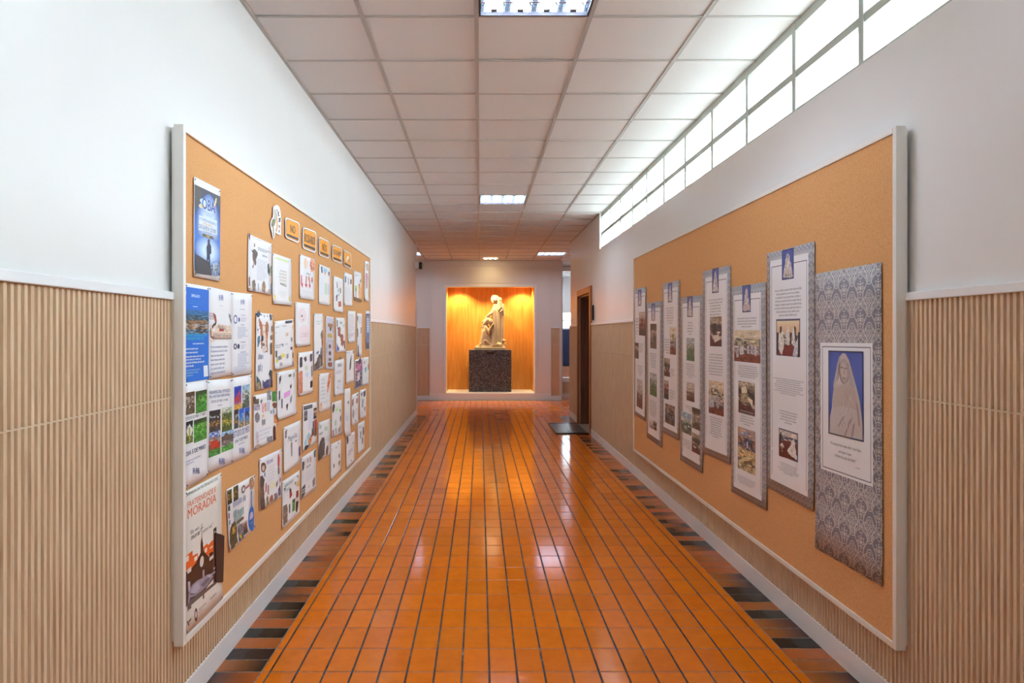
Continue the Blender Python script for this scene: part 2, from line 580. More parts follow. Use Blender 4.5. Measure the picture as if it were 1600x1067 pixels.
# clerestory window band
WX = 1.775
win = empty('window_1', (WX, 3.0, SILL), kind='structure')
PW = 0.70
ys = [WIN_END + 0.01 - PW * k for k in range(0, 21)]
strip('window_frame', (WX - 0.02, ys[-1], SILL, WX + 0.03, WIN_END, SILL + 0.03), 'mullion', parent=win)
strip('window_frame', (WX - 0.02, ys[-1], CEIL - 0.045, WX + 0.03, WIN_END, CEIL + 0.03), 'mullion', parent=win)
strip('transom', (WX - 0.018, ys[-1], 3.000, WX + 0.025, WIN_END, 3.042), 'mullion', parent=win)
for y in ys:
    strip('mullion', (WX - 0.022, y - 0.022, SILL, WX + 0.025, y + 0.022, CEIL), 'mullion', parent=win)
pane_lo = MB().box(-0.003, -PW / 2 + 0.015, 0, 0.003, PW / 2 - 0.015, 3.006 - SILL - 0.03).mesh('pane', M['pane'])
pane_up = MB().box(-0.003, -PW / 2 + 0.015, 0, 0.003, PW / 2 - 0.015, CEIL - 0.045 - 3.036).mesh('pane', M['pane'])
for a in ys[1:]:
    inst('pane', pane_lo, (WX, a + PW / 2, SILL + 0.03), win)
    inst('pane', pane_up, (WX, a + PW / 2, 3.036), win)

# door in the right wall: deep reveal in dark wood
door = empty('door_1', (WR, (DY0 + DY1) / 2, 0), kind='structure')
def dpart(name, b, mat, bev=0.004): return box_obj(name, b, M[mat], door, bev=bev)
dpart('casing', (WR - 0.035, DY0 - 0.10, 0.004, WR + 0.01, DY0, DTOP + 0.10), 'casing')
dpart('casing', (WR - 0.035, DY1, 0.004, WR + 0.01, DY1 + 0.10, DTOP + 0.10), 'casing')
dpart('casing', (WR - 0.035, DY0, DTOP, WR + 0.01, DY1, DTOP + 0.10), 'casing')
dpart('jamb', (WR + 0.011, DY1 - 0.03, 0.004, WR + 0.30, DY1, DTOP), 'door')
dpart('jamb', (WR + 0.011, DY0, 0.004, WR + 0.20, DY0 + 0.03, DTOP), 'door')
dpart('head_jamb', (WR + 0.011, DY0 + 0.03, DTOP - 0.03, WR + 0.20, DY1 - 0.03, DTOP), 'door')
leaf = dpart('door_leaf', (WR + 0.205, DY0, 0.012, WR + 0.245, DY1 - 0.03, DTOP), 'door')
for (za, zb) in ((0.15, 0.75), (0.9, 1.5), (1.65, 2.1)):
    box_obj('raised_panel', (WR + 0.196, DY0 + 0.15, za, WR + 0.2052, DY1 - 0.2, zb), M['door'], leaf, bev=0.004)
MB().ball((WR + 0.165, DY0 + 0.12, 1.05), 0.028, 0, 12, 8).tube((WR + 0.165, DY0 + 0.12, 1.05), (WR + 0.206, DY0 + 0.12, 1.05), 0.01).build('door_knob', M['alu'], leaf)
box_obj('threshold', (WR - 0.02, DY0, -0.004, WR + 0.20, DY1 - 0.03, 0.010), plain('threshold_stone', '#b9ad9c', 0.4), door)
box_obj('closer', (WR + 0.14, DY0 + 0.03, 2.02, WR + 0.19, DY0 + 0.10, 2.08), M['trim'], door)

# lobby behind: back wall with the niche
NX0, NX1, NZ0, NZ1, NDEP = -0.80, 1.287, 0.18, 2.683, 17.80
FX0, FX1 = -1.19, 1.68
YF = YBACK - 0.03
wb = MB()
wb.box(-4.5, YBACK, 0, FX0, YBACK + 0.2, 3.45)
wb.box(FX0, YF, 0, NX0, YBACK + 0.2, 3.45)
wb = wb.build('wall_back_left', M['wall'], kind='structure')
wbr = MB()
wbr.box(FX1, YBACK, 0, 1.927, YBACK + 0.2, 3.45)
wbr.box(NX1, YF, 0, FX1, YBACK + 0.2, 3.45)
wbr = wbr.build('wall_back_right', M['wall'], kind='structure')
wbs = box_obj('wall_back_sill', (NX0, YF, 0, NX1, YBACK + 0.2, NZ0), M['wall'], kind='structure')
wbh = box_obj('wall_back_head', (NX0, YF, NZ1, NX1, YBACK + 0.2, 3.45), M['wall'], kind='structure')
# raised strips that panel the surround
def ws(b, par): box_obj('panel_strip', b, M['wall'], par, bev=0.002)
zt = 3.16
ws((FX0, YF - 0.012, zt, FX1, YF, CEIL - 0.002), wbh)
ws((FX0, YF - 0.012, 0.19, FX0 + 0.03, YF, zt - 0.016), wb)
ws((FX1 - 0.03, YF - 0.012, 0.19, FX1, YF, zt - 0.016), wbr)
ws((FX0 + 0.046, YF - 0.008, 0.19, -0.915, YF, zt - 0.016), wb)
ws((1.375, YF - 0.008, 0.19, FX1 - 0.046, YF, zt - 0.016), wbr)
ws((-0.898, YF - 0.008, NZ1 + 0.085, 1.358, YF, zt - 0.016), wbh)
for b, par in (((NX0 - 0.05, YF - 0.02, NZ0, NX0, YF + 0.02, NZ1 + 0.05), wb), ((NX1, YF - 0.02, NZ0, NX1 + 0.05, YF + 0.02, NZ1 + 0.05), wbr), ((NX0, YF - 0.02, NZ1, NX1, YF + 0.02, NZ1 + 0.05), wbh)):
    box_obj('niche_casing', b, M['trim'], par, bev=0.004)
box_obj('niche_plinth', (FX0, YF - 0.02, 0.004, FX1, YF, 0.165), M['trim'], wbs, bev=0.003)
# niche lining
NZT = NZ1 + 0.16
for nm, b in (('back', (NX0 - 0.05, NDEP, NZ0, NX1 + 0.05, NDEP + 0.05, NZT)), ('left', (NX0 - 0.05, YBACK + 0.2, NZ0, NX0, NDEP, NZT)),
              ('right', (NX1, YBACK + 0.2, NZ0, NX1 + 0.05, NDEP, NZT)), ('top', (NX0 - 0.05, YBACK + 0.2, NZT, NX1 + 0.05, NDEP + 0.05, NZT + 0.05))):
    box_obj('wall_niche_' + nm, b, M['veneer'], kind='structure')
box_obj('floor_niche', (NX0 - 0.05, YBACK + 0.2, NZ0 - 0.05, NX1 + 0.05, NDEP + 0.05, NZ0), M['trim'], kind='structure')
# wainscot beside the niche
x = FX0 - TW / 2
while x > -2.6:
    inst('ribbed_tile', rib_lo, (x, YBACK, 0.10), wb); inst('ribbed_tile', rib_up, (x, YBACK, 1.321), wb); x -= TW
inst('ribbed_tile', rib_lo, (FX1 + 0.105, YBACK, 0.10), wbr); inst('ribbed_tile', rib_up, (FX1 + 0.105, YBACK, 1.321), wbr)
strip('trim_5', (-4.5, YBACK - 0.026, 1.707, FX0, YBACK, 1.739))
strip('trim_6', (FX1, YBACK - 0.026, 1.707, 1.935, YBACK, 1.739))
strip('baseboard_back', (-4.5, YBACK - 0.018, 0.004, FX0, YBACK, 0.110))
strip('baseboard_back_end', (FX1, YBACK - 0.018, 0.004, 1.93, YBACK, 0.110))
# side rooms of the lobby
box_obj('wall_lobby_left', (-4.6, YL - 0.2, 0, -4.5, YBACK + 0.2, 3.45), M['wall'], kind='structure')
MB().box(-4.5, YL - 0.16, 0, WL - 0.16, YL, 3.45).build('wall_lobby_near', M['wall'], kind='structure')
MB().box(WR + 0.2, YR - 0.16, 0, 4.5, YR, 3.45).build('wall_lobby_near_right', M['wall'], kind='structure')
box_obj('wall_lobby_right', (4.5, YR - 0.16, 0, 4.6, 22.2, 3.45), M['wall'], kind='structure')
box_obj('wall_passage', (1.927, YBACK + 0.2, 0, 1.98, 22.0, 3.45), M['wall'], kind='structure')
fw = MB()
fw.box(1.98, 22.0, 0, 4.5, 22.15, 1.72); fw.box(1.98, 22.0, 2.26, 4.5, 22.15, 3.45)
fw = fw.build('wall_far', M['wall'], kind='structure')
win2 = empty('window_2', (3.2, 22.08, 1.72), kind='structure')
for xa in (1.98, 2.55, 3.10, 3.65, 4.2, 4.46):
    strip('mullion', (xa, 22.05, 1.72, xa + 0.035, 22.10, 2.26), 'mullion', parent=win2)
for za in (1.72, 1.97, 2.225):
    strip('transom', (1.98, 22.055, za, 4.5, 22.095, za + 0.035), 'mullion', parent=win2)
for xa, xb in ((2.015, 2.55), (2.585, 3.10), (3.135, 3.65), (3.685, 4.2)):
    for za, zb in ((1.755, 1.97), (2.005, 2.225)):
        box_obj('pane', (xa, 22.07, za, xb, 22.078, zb), M['pane'], win2)
cp = empty('low_wall_run', (3.2, 17.45, 0), 'low wall with white coping in the passage beyond the niche wall', 'low wall')
box_obj('body', (1.985, 17.42, 0.11, 4.49, 17.58, 0.39), M['rib'], cp)
box_obj('coping', (1.985, 17.39, 0.39, 4.49, 17.61, 0.50), M['trim'], cp, bev=0.01)
box_obj('skirting', (1.985, 17.40, 0.0045, 4.49, 17.60, 0.11), M['trim'], cp)
bp = empty('wall_panel', (3.2, 21.98, 0.58), 'navy blue panel on the far passage wall under the window', 'panel')
for k in range(6):
    xa = 1.985 + k * 0.415
    box_obj('board', (xa + 0.004, 21.965, 0.58, xa + 0.411, 21.999, 1.715), M['blue'], bp, bev=0.004)
strip('trim_7', (1.985, 21.975, 0.0045, 4.49, 21.999, 0.575), 'peach')
MB().box(1.985, 18.2, CEIL - 0.13, 4.49, 18.45, CEIL - 0.008).build('beam', M['wall'], kind='structure')

# ceiling: slab, tiles, rails
ceil = MB()
ceil.box(WL, YB0, 3.42, 1.82, YL, 3.47)
ceil.box(-4.5, YL, 3.42, 4.5, 22.15, 3.47)
ceil = ceil.build('ceiling', M['void'], kind='structure')
CX0, CP, CY0 = -0.02, 0.625, 3.887
CW = CP - 0.004
def ct_mesh(w, l):
    return MB().box(-w / 2, -l / 2, 0, w / 2, l / 2, 0.014).mesh('ceiling_tile', M['ceil'])
ct = {}
LIGHTS = {(0, -1), (0, 8), (2, 18), (-3, 18), (3, 24), (3, 27)}   # (column, row) cells filled by lamps
def ctile(xa, xb, ya, yb):
    key = (round(xb - xa, 3), round(yb - ya, 3))
    if key not in ct: ct[key] = ct_mesh(key[0] - 0.004, key[1] - 0.004)
    o = inst('ceiling_tile', ct[key], ((xa + xb) / 2, (ya + yb) / 2, CEIL + random.uniform(0.0055, 0.0085)), ceil)
    o.rotation_euler = (random.uniform(-1, 1) * 0.003, random.uniform(-1, 1) * 0.003, 0)
for r in range(-13, 30):
    ya, yb = CY0 + r * CP, CY0 + (r + 1) * CP
    lobby = yb > YR
    for c in range(-7, 8):
        if (c, r) in LIGHTS: continue
        xa, xb = CX0 + c * CP, CX0 + (c + 1) * CP
        lo, hi = (-4.49, 4.49) if lobby else (WL, 1.80)
        if ya > YBACK - 0.3: lo = 1.99
        a, b = max(xa, lo), min(xb, hi)
        if b - a < 0.03: continue
        ctile(a, b, ya, min(yb, YBACK - 0.001) if (ya < YBACK < yb and b < 1.98) else yb)
for r in range(-13, 31):
    y = CY0 + r * CP
    lo, hi = (-4.49, 4.49) if y > YL else (WL, 1.80)
    if y > YBACK: lo = 1.99
    box_obj('cross_rail', (lo, y - 0.0075, CEIL + 0.0005, hi, y + 0.0075, CEIL + 0.006), M['rail'], ceil)
for c in range(-6, 8):
    x = CX0 + c * CP
    lo = YB0 if WL < x < 1.8 else YL
    hi = YBACK if x < 1.98 else 22.0
    if x < -4.4 or x > 4.4: continue
    box_obj('main_rail', (x - 0.012, lo, CEIL, x + 0.012, hi, CEIL + 0.006), M['rail'], ceil)
box_obj('edge_rail', (WL, YB0, CEIL - 0.001, WL + 0.022, YL, CEIL + 0.006), M['rail'], ceil)
box_obj('edge_rail', (1.772, YB0, CEIL + 0.001, 1.80, WIN_END, CEIL + 0.006), M['rail'], ceil)
box_obj('edge_rail', (WR - 0.022, WIN_END, CEIL - 0.001, WR, YR, CEIL + 0.006), M['rail'], ceil)
box_obj('edge_rail', (-4.49, YF - 0.034, CEIL - 0.001, 1.927, YF - 0.012, CEIL + 0.005), M['rail'], ceil)

# ------------------------------------------------------------------ luminaires
def troffer(c, r, label, tube):
    xa, ya = CX0 + c * CP + 0.014, CY0 + r * CP + 0.012
    xb, yb = xa + CP - 0.028, ya + CP - 0.024
    t = empty('ceiling_light', ((xa + xb) / 2, (ya + yb) / 2, CEIL), label, 'ceiling light', 'recessed ceiling lights')
    z = CEIL
    fr = MB()
    for b in ((xa, ya, z, xb, ya + 0.01, z + 0.02), (xa, yb - 0.01, z, xb, yb, z + 0.02), (xa, ya, z, xa + 0.01, yb, z + 0.02), (xb - 0.01, ya, z, xb, yb, z + 0.02)):
        fr.box(*b)
    fr.build('frame', M['housing'], t)
    hs = MB()
    hs.box(xa, ya, z + 0.098, xb, yb, z + 0.104)
    for b in ((xa, ya, z + 0.02, xb, ya + 0.004, z + 0.098), (xa, yb - 0.004, z + 0.02, xb, yb, z + 0.098), (xa, ya, z + 0.02, xa + 0.004, yb, z + 0.098), (xb - 0.004, ya, z + 0.02, xb, yb, z + 0.098)):
        hs.box(*b)
    hs.build('housing', M['alu'], t)
    w = (xb - xa - 0.02) / 4
    for k in range(4):
        x0 = xa + 0.01 + k * w
        cx = x0 + w / 2
        tr_ = MB()
        n = 12
        pts = []
        for i in range(n + 1):
            a = PI * i / n
            pts.append((cx - math.cos(a) * w / 2, z + 0.012 + math.sin(a) ** 0.8 * 0.075))
        for (xp, zp), (xq, zq) in zip(pts[:-1], pts[1:]):
            tr_.face([(xp, ya + 0.01, zp), (xq, ya + 0.01, zq), (xq, yb - 0.01, zq), (xp, yb - 0.01, zp)], 0, True)
        tr_.build('reflector', M['alu'], t)
        tb_ = MB().tube((cx, ya + 0.03, z + 0.045), (cx, yb - 0.03, z + 0.045), 0.013, n=12).build('tube', tube, t)
        for yy in (ya + 0.012, yb - 0.03):
            box_obj('lamp_holder', (cx - 0.016, yy, z + 0.025, cx + 0.016, yy + 0.018, z + 0.07), M['trim'], tb_)
    for k in (1, 2, 3):
        yy = ya + 0.01 + k * (yb - ya - 0.02) / 4
        MB().box(xa + 0.01, yy - 0.004, z + 0.003, xb - 0.01, yy + 0.004, z + 0.030).build('baffle', M['alu'], t)
troffer(0, -1, 'square recessed ceiling light over the corridor between the cork boards', M['tube'])
troffer(0, 8, 'square recessed ceiling light just past the far ends of the cork boards', M['tube'])
troffer(2, 18, 'recessed light in the lobby ceiling right of the niche', M['tube'])
troffer(-3, 18, 'recessed light in the lobby ceiling left of the niche', M['tube'])
troffer(3, 24, 'recessed light in the passage ceiling just past the low wall', M['tube'])
troffer(3, 27, 'recessed light in the passage ceiling near the far window', M['tube'])

def spot(name, loc, target, energy, color, angle, blend, parent, size=0.03):
    l = bpy.data.lights.new(name, 'SPOT')
    l.energy = energy; l.color = color; l.spot_size = math.radians(angle); l.spot_blend = blend; l.shadow_soft_size = size
    ob = bpy.data.objects.new(name, l)
    COL.objects.link(ob)
    place(ob, loc, parent)
    d = Vector(target) - Vector(loc)
    ob.rotation_euler = d.to_track_quat('-Z', 'Y').to_euler()
    return ob
WARM = (1.0, 0.74, 0.34)
sf = empty('ceiling_spotlight', (0.24, 16.25, CEIL), 'warm three-bulb recessed spotlight in the ceiling before the niche', 'spotlight')
sh = MB()
for b in ((0.05, 16.16, CEIL - 0.006, 0.43, 16.18, CEIL + 0.004), (0.05, 16.32, CEIL - 0.006, 0.43, 16.34, CEIL + 0.004), (0.05, 16.18, CEIL - 0.006, 0.07, 16.32, CEIL + 0.004), (0.41, 16.18, CEIL - 0.006, 0.43, 16.32, CEIL + 0.004)):
    sh.box(*b)
sh.build('bezel', M['trim'], sf)
for k in range(3):
    cx = 0.13 + 0.11 * k
    MB().ball((cx, 16.25, CEIL - 0.004), (0.045, 0.05, 0.022), 0, 12, 8).build('bulb', M['warm'], sf)
spot('lamp_beam', (0.24, 16.25, CEIL - 0.04), (0.24, 17.2, 1.6), 7, WARM, 112, 1.0, sf, 0.05)
for i, (cx, w) in enumerate(((-0.52, 'left'), (0.25, 'centre'), (1.05, 'right'))):
    LY = 17.14 if w == 'centre' else 17.42
    dl = empty('niche_downlight', (cx, LY, NZT), {'left': 'small warm downlight in the niche ceiling on the side away from the door', 'centre': 'small warm downlight in the niche ceiling above the statue', 'right': 'small warm downlight in the niche ceiling on the door side'}[w], 'downlight', 'niche downlights')
    MB().tube((cx, LY, NZT - 0.012), (cx, LY, NZT + 0.0), 0.05, 0.055, 16).build('ring', M['trim'], dl)
    MB().ball((cx, LY, NZT - 0.012), (0.032, 0.032, 0.012), 0, 12, 6).build('bulb', M['warm'], dl)
    spot('lamp_beam', (cx, LY, NZT - 0.03), (cx, LY + 0.10 if w != 'centre' else 17.6, 1.0), 80 if w == 'centre' else 98, WARM, 92 if w == 'centre' else 118, 0.55, dl, 0.03)

# ------------------------------------------------------------------ notice boards
def board(side):
    X = WL if side == 'L' else WR
    d = 1 if side == 'L' else -1
    y0, y1, z0, z1 = 2.842, 7.73, (0.321 if side == 'L' else 0.304), (2.414 if side == 'L' else 2.408)
    def bx(a, b, ya, za, yb, zb): return (min(X + d * a, X + d * b), ya, za, max(X + d * a, X + d * b), yb, zb)
    lab = {'L': 'long white framed cork notice board crowded with posters and student sheets', 'R': 'long white framed cork notice board hung with tall ornament-bordered banners'}[side]
    t = empty('notice_board', (X + d * 0.03, (y0 + y1) / 2, z0), lab, 'notice board')
    fw, tp = 0.026, 0.0635
    cd = 0.052 if side == 'L' else 0.056
    for b in (bx(0.024, tp, y0, z0, y0 + fw, z1), bx(0.024, tp, y1 - fw, z0, y1, z1), bx(0.024, tp, y0 + fw, z0, y1 - fw, z0 + fw), bx(0.024, tp, y0 + fw, z1 - fw, y1 - fw, z1)):
        box_obj('frame_rail', b, M['frame'], t, bev=0.002)
    box_obj('backing', bx(0.015, 0.030, y0 + 0.005, z0 + 0.02, y1 - 0.02, z1 - 0.012), M['gap'], t)
    box_obj('cork_sheet', bx(0.030, cd, y0 + fw - 0.001, z0 + fw - 0.001, y1 - fw + 0.001, z1 - fw + 0.001), M['cork'], t)
board('L'); board('R')

# ------------------------------------------------------------------ printed sheets
_txt = {}
def text_polys(s, bold=0.0, shear=0.0):
    key = (s, bold, shear)
    if key in _txt: return _txt[key]
    cu = bpy.data.curves.new('t', 'FONT')
    cu.body = s; cu.size = 1.0; cu.resolution_u = 2; cu.shear = shear
    ob = bpy.data.objects.new('t', cu)
    COL.objects.link(ob)
    dg = bpy.context.evaluated_depsgraph_get()
    me = bpy.data.meshes.new_from_object(ob.evaluated_get(dg))
    vs_ = [(v.co.x, v.co.y) for v in me.vertices]
    fs_ = [tuple(p.vertices) for p in me.polygons]
    bpy.data.objects.remove(ob); bpy.data.curves.remove(cu); bpy.data.meshes.remove(me)
    xs = [p[0] for p in vs_]; ysv = [p[1] for p in vs_]
    x0, x1, y0, y1 = min(xs), max(xs), min(ysv), max(ysv)
    vs_ = [((x - x0) / (x1 - x0), (y1 - y) / (y1 - y0)) for x, y in vs_]
    if bold:
        d = bold * 0.6 / (x1 - x0)
        n = len(vs_)
        vs_ = [(x * (1 - 2 * d) + d + k * d, y) for k in (-1, 0, 1) for x, y in vs_]
        fs_ = [tuple(i + k * n for i in f) for k in (0, 1, 2) for f in fs_]
    _txt[key] = (vs_, fs_)
    return _txt[key]

PAL = {
    'people': [['#4a3420', '#6b4a2e', '#503a28'], ['#8a7d70', '#d8d2c8', '#6e5a48', '#b8a890'], ['#5a4436', '#c8bca8', '#3a2c22', '#94806a'], ['#4a3a2c', '#6a5640']],
    'garden': [['#1f3a1c', '#35622a', '#24421e'], ['#5da83a', '#2f6a24', '#88c060'], ['#4c9a34', '#67b548', '#2a5a20'], ['#3a7a2a', '#4f9a3a']],
    'cave': [['#15161a', '#22252c', '#101014'], ['#3a4048', '#c8d4da', '#1a1c22'], ['#2a2c22', '#90a060', '#20221c'], ['#4a5a30', '#7a8a50', '#35402a']],
    'train': [['#3a6ac0', '#dfe8f4', '#4a80d0'], ['#a8a098', '#c43a28', '#8a8880'], ['#c8402c', '#a83020', '#6a6258'], ['#4a8a3a', '#5aa04a', '#3a7030']],
    'house': [['#8ab8e8', '#a8c8ea'], ['#6a5a50', '#8a6a58', '#4a4440'], ['#c8c4bc', '#5a5450', '#8a8680'], ['#5aa040', '#4a9038', '#6ab850']],
    'tower': [['#c8d4b8', '#a8b890', '#d8dcc8'], ['#5a6a3a', '#8a8a50', '#3a4a2a'], ['#9a9a40', '#4a5a2c', '#c8b850'], ['#3a4a20', '#6a7a3a']],
    'platform': [['#1a1a1e', '#2a2a30'], ['#3a3a40', '#c8d8e0', '#1e1e24'], ['#c89850', '#2a2628', '#8a6a40'], ['#30302e', '#504a40']],
    'sky': [['#1a5ac8', '#2a6ad8'], ['#2a70d8', '#4a90e8', '#c8d8e8'], ['#3a90c8', '#c8b880', '#4a88b8'], ['#d8c070', '#3a6a90', '#c89848']],
    'redsky': [['#1438a8', '#1a48c0'], ['#c83828', '#1a50c8', '#2058d0'], ['#c84030', '#2058c8'], ['#e0b050', '#d8a040']],
    'cliff': [['#a8c8d8', '#88b0c8'], ['#4a5a50', '#8aa090', '#d8dcd8'], ['#3a4a3a', '#e0e4e0', '#5a6a58'], ['#4a5444', '#6a745c']],
    'crowd': [['#1d6fae', '#2478b8', '#1a5f9a'], ['#2c4a58', '#3a86b0', '#28343c'], ['#6a4a30', '#b08858', '#2a3034', '#7a5c40'], ['#3a2a20', '#c89868', '#5a3c28', '#a8c0d0'], ['#2a2428', '#4a3a38', '#6898c0']],
    'nuns': [['#e8d4b8', '#e0c8a8', '#e8d0b0'], ['#2a2426', '#e8e0d4', '#c8b098', '#e0d8cc'], ['#d8d0c4', '#6a2a22', '#e8e4dc', '#3a2a2a'], ['#8a3a2c', '#7a3024', '#cfc6bc', '#6a2c24']],
    'room': [['#e8d8bc', '#e0ccac', '#ead8bc'], ['#d8c4a4', '#3a4a44', '#c8b494'], ['#c8c4c0', '#6a5a58', '#b8b0a8', '#5a4a4c'], ['#7a3a2a', '#5a2a22', '#8a4a38']],
    'darkroom': [['#c8b8a0', '#8a7a68'], ['#2a2424', '#6a5a4c', '#3a3030'], ['#5a2c24', '#d8d0c0', '#3a2a26'], ['#6a2a22', '#4a2420']],
    'chapel': [['#c8ccd0', '#b0b4b8'], ['#9aa09a', '#6a7468', '#c0b8a8'], ['#5a7a4c', '#8a8a78', '#4a6a40'], ['#4a6a3a', '#5a7448']],
    'altar': [['#8a94b0', '#a0a8c0', '#c89a6a'], ['#6a7090', '#3a3a58', '#b88a5a'], ['#c8a878', '#d8c090', '#a88850'], ['#a8946a', '#d8c8a0', '#6a5a40']],
    'sofa': [['#c8bcae', '#b8a898'], ['#8a4a4a', '#c89a8a', '#5a3a38'], ['#4a3030', '#7a5048'], ['#2a2022', '#4a3a38']],
    'beige': [['#d8d0c8', '#c8beb4'], ['#b8a898', '#c8b8a8'], ['#6a4a3a', '#a89080'], ['#7a4a38', '#5a3a2c']],
    'statuewood': [['#3a3030', '#4a3c3a'], ['#c8c0b8', '#5a4a44', '#a89c90'], ['#8a8078', '#4a403c'], ['#5a4a40', '#6a5a50']],
    'fox': [['#e8eef4', '#d8e4ec'], ['#c87838', '#e8e0d8'], ['#a85a28', '#3a2a20'], ['#2a2422', '#6a8aa8']],
    'dog': [['#c87a4a', '#f0e8e0', '#b86a3c'], ['#d8b090', '#e8d8c8', '#a86038'], ['#5a4038', '#e0d0c0', '#b07850'], ['#8a6a5c', '#c8a890']],
    'books': [['#8a6a58', '#5a4a44', '#a89080'], ['#6a4a40', '#c8bcb0', '#3a3030'], ['#5a5a68', '#8a7a70', '#2a2a30'], ['#7a6a60', '#4a4444']],
    'elephant': [['#5a5650', '#3a3734'], ['#4a4642', '#6a645e', '#2c2a28'], ['#3a3632', '#55504a'], ['#2e2a28', '#4a4540']],
    'face': [['#2a2020', '#3a2c28'], ['#c89a80', '#d8b090'], ['#b88870', '#4a3430'], ['#3a3a44', '#2c2c34']],
    'earth': [['#3a80c8', '#5aa0d8'], ['#2a60a8', '#c8d8e0', '#3a78b8'], ['#1a4890', '#4a90c8'], ['#2a58a0', '#3a70b0']],
    'yellowpic': [['#3a3a20', '#8a7a30', '#2a2a1c'], ['#c8a840', '#4a4424', '#2c2c20'], ['#3a3820', '#b89838', '#504828'], ['#2a2a20', '#4a4a30']],
    'grey': [['#6a6a70', '#8a8a90'], ['#4a4a50', '#7a7a80'], ['#5a5a60', '#9a9aa0'], ['#3a3a40', '#6a6a70']],
    'green': [['#2a6a2a', '#3a8a38'], ['#1e5a20', '#48a040'], ['#2a7028', '#3a8030'], ['#1a4a1a', '#2a6028']],
    'red': [['#a83a3a', '#c85a50'], ['#8a2a2a', '#b84a44'], ['#6a2424', '#a03c38'], ['#5a3a34', '#8a4a44']],
    'pinkpic': [['#d88ab0', '#3a3a40'], ['#e070a8', '#c8c0c8', '#4a3a4a'], ['#6a5a70', '#d8a8c0', '#2a2a34'], ['#8a8a98', '#4a4a58']],
    'orangepic': [['#e8b090', '#d89070'], ['#d88860', '#c87048'], ['#c88068', '#e0a888'], ['#b86a50', '#d89878']],
    'statueblue': [['#4458a8', '#4a60b0'], ['#4456a4', '#4c60b0'], ['#4254a0', '#485aa8'], ['#404f98', '#4656a0']],
}

def chaikin(q, n=2):
    for _ in range(n):
        r = []
        for (ax, ay), (bx_, by) in zip(q, q[1:] + q[:1]):
            r += [(ax * 0.75 + bx_ * 0.25, ay * 0.75 + by * 0.25), (ax * 0.25 + bx_ * 0.75, ay * 0.25 + by * 0.75)]
        q = r
    return q

def ragged(q):
    """scissor-cut outline: edges broken up with small in and out steps"""
    xs = [p[0] for p in q]; ys_ = [p[1] for p in q]
    jx, jy = (max(xs) - min(xs)) * 0.05, (max(ys_) - min(ys_)) * 0.05
    r = []
    for (ax, ay), (bx_, by) in zip(q, q[1:] + q[:1]):
        for t in (0.12, 0.37, 0.62, 0.88):
            j = 0.3 if t in (0.12, 0.88) else 1.0
            r.append((ax + (bx_ - ax) * t + random.uniform(-1, 1) * jx * j, ay + (by - ay) * t + random.uniform(-1, 1) * jy * j))
    return r

def inside(x, y, q):
    c = False
    for (ax, ay), (bx_, by) in zip(q, q[1:] + q[:1]):
        if (ay > y) != (by > y) and x < (bx_ - ax) * (y - ay) / (by - ay) + ax:
            c = not c
    return c

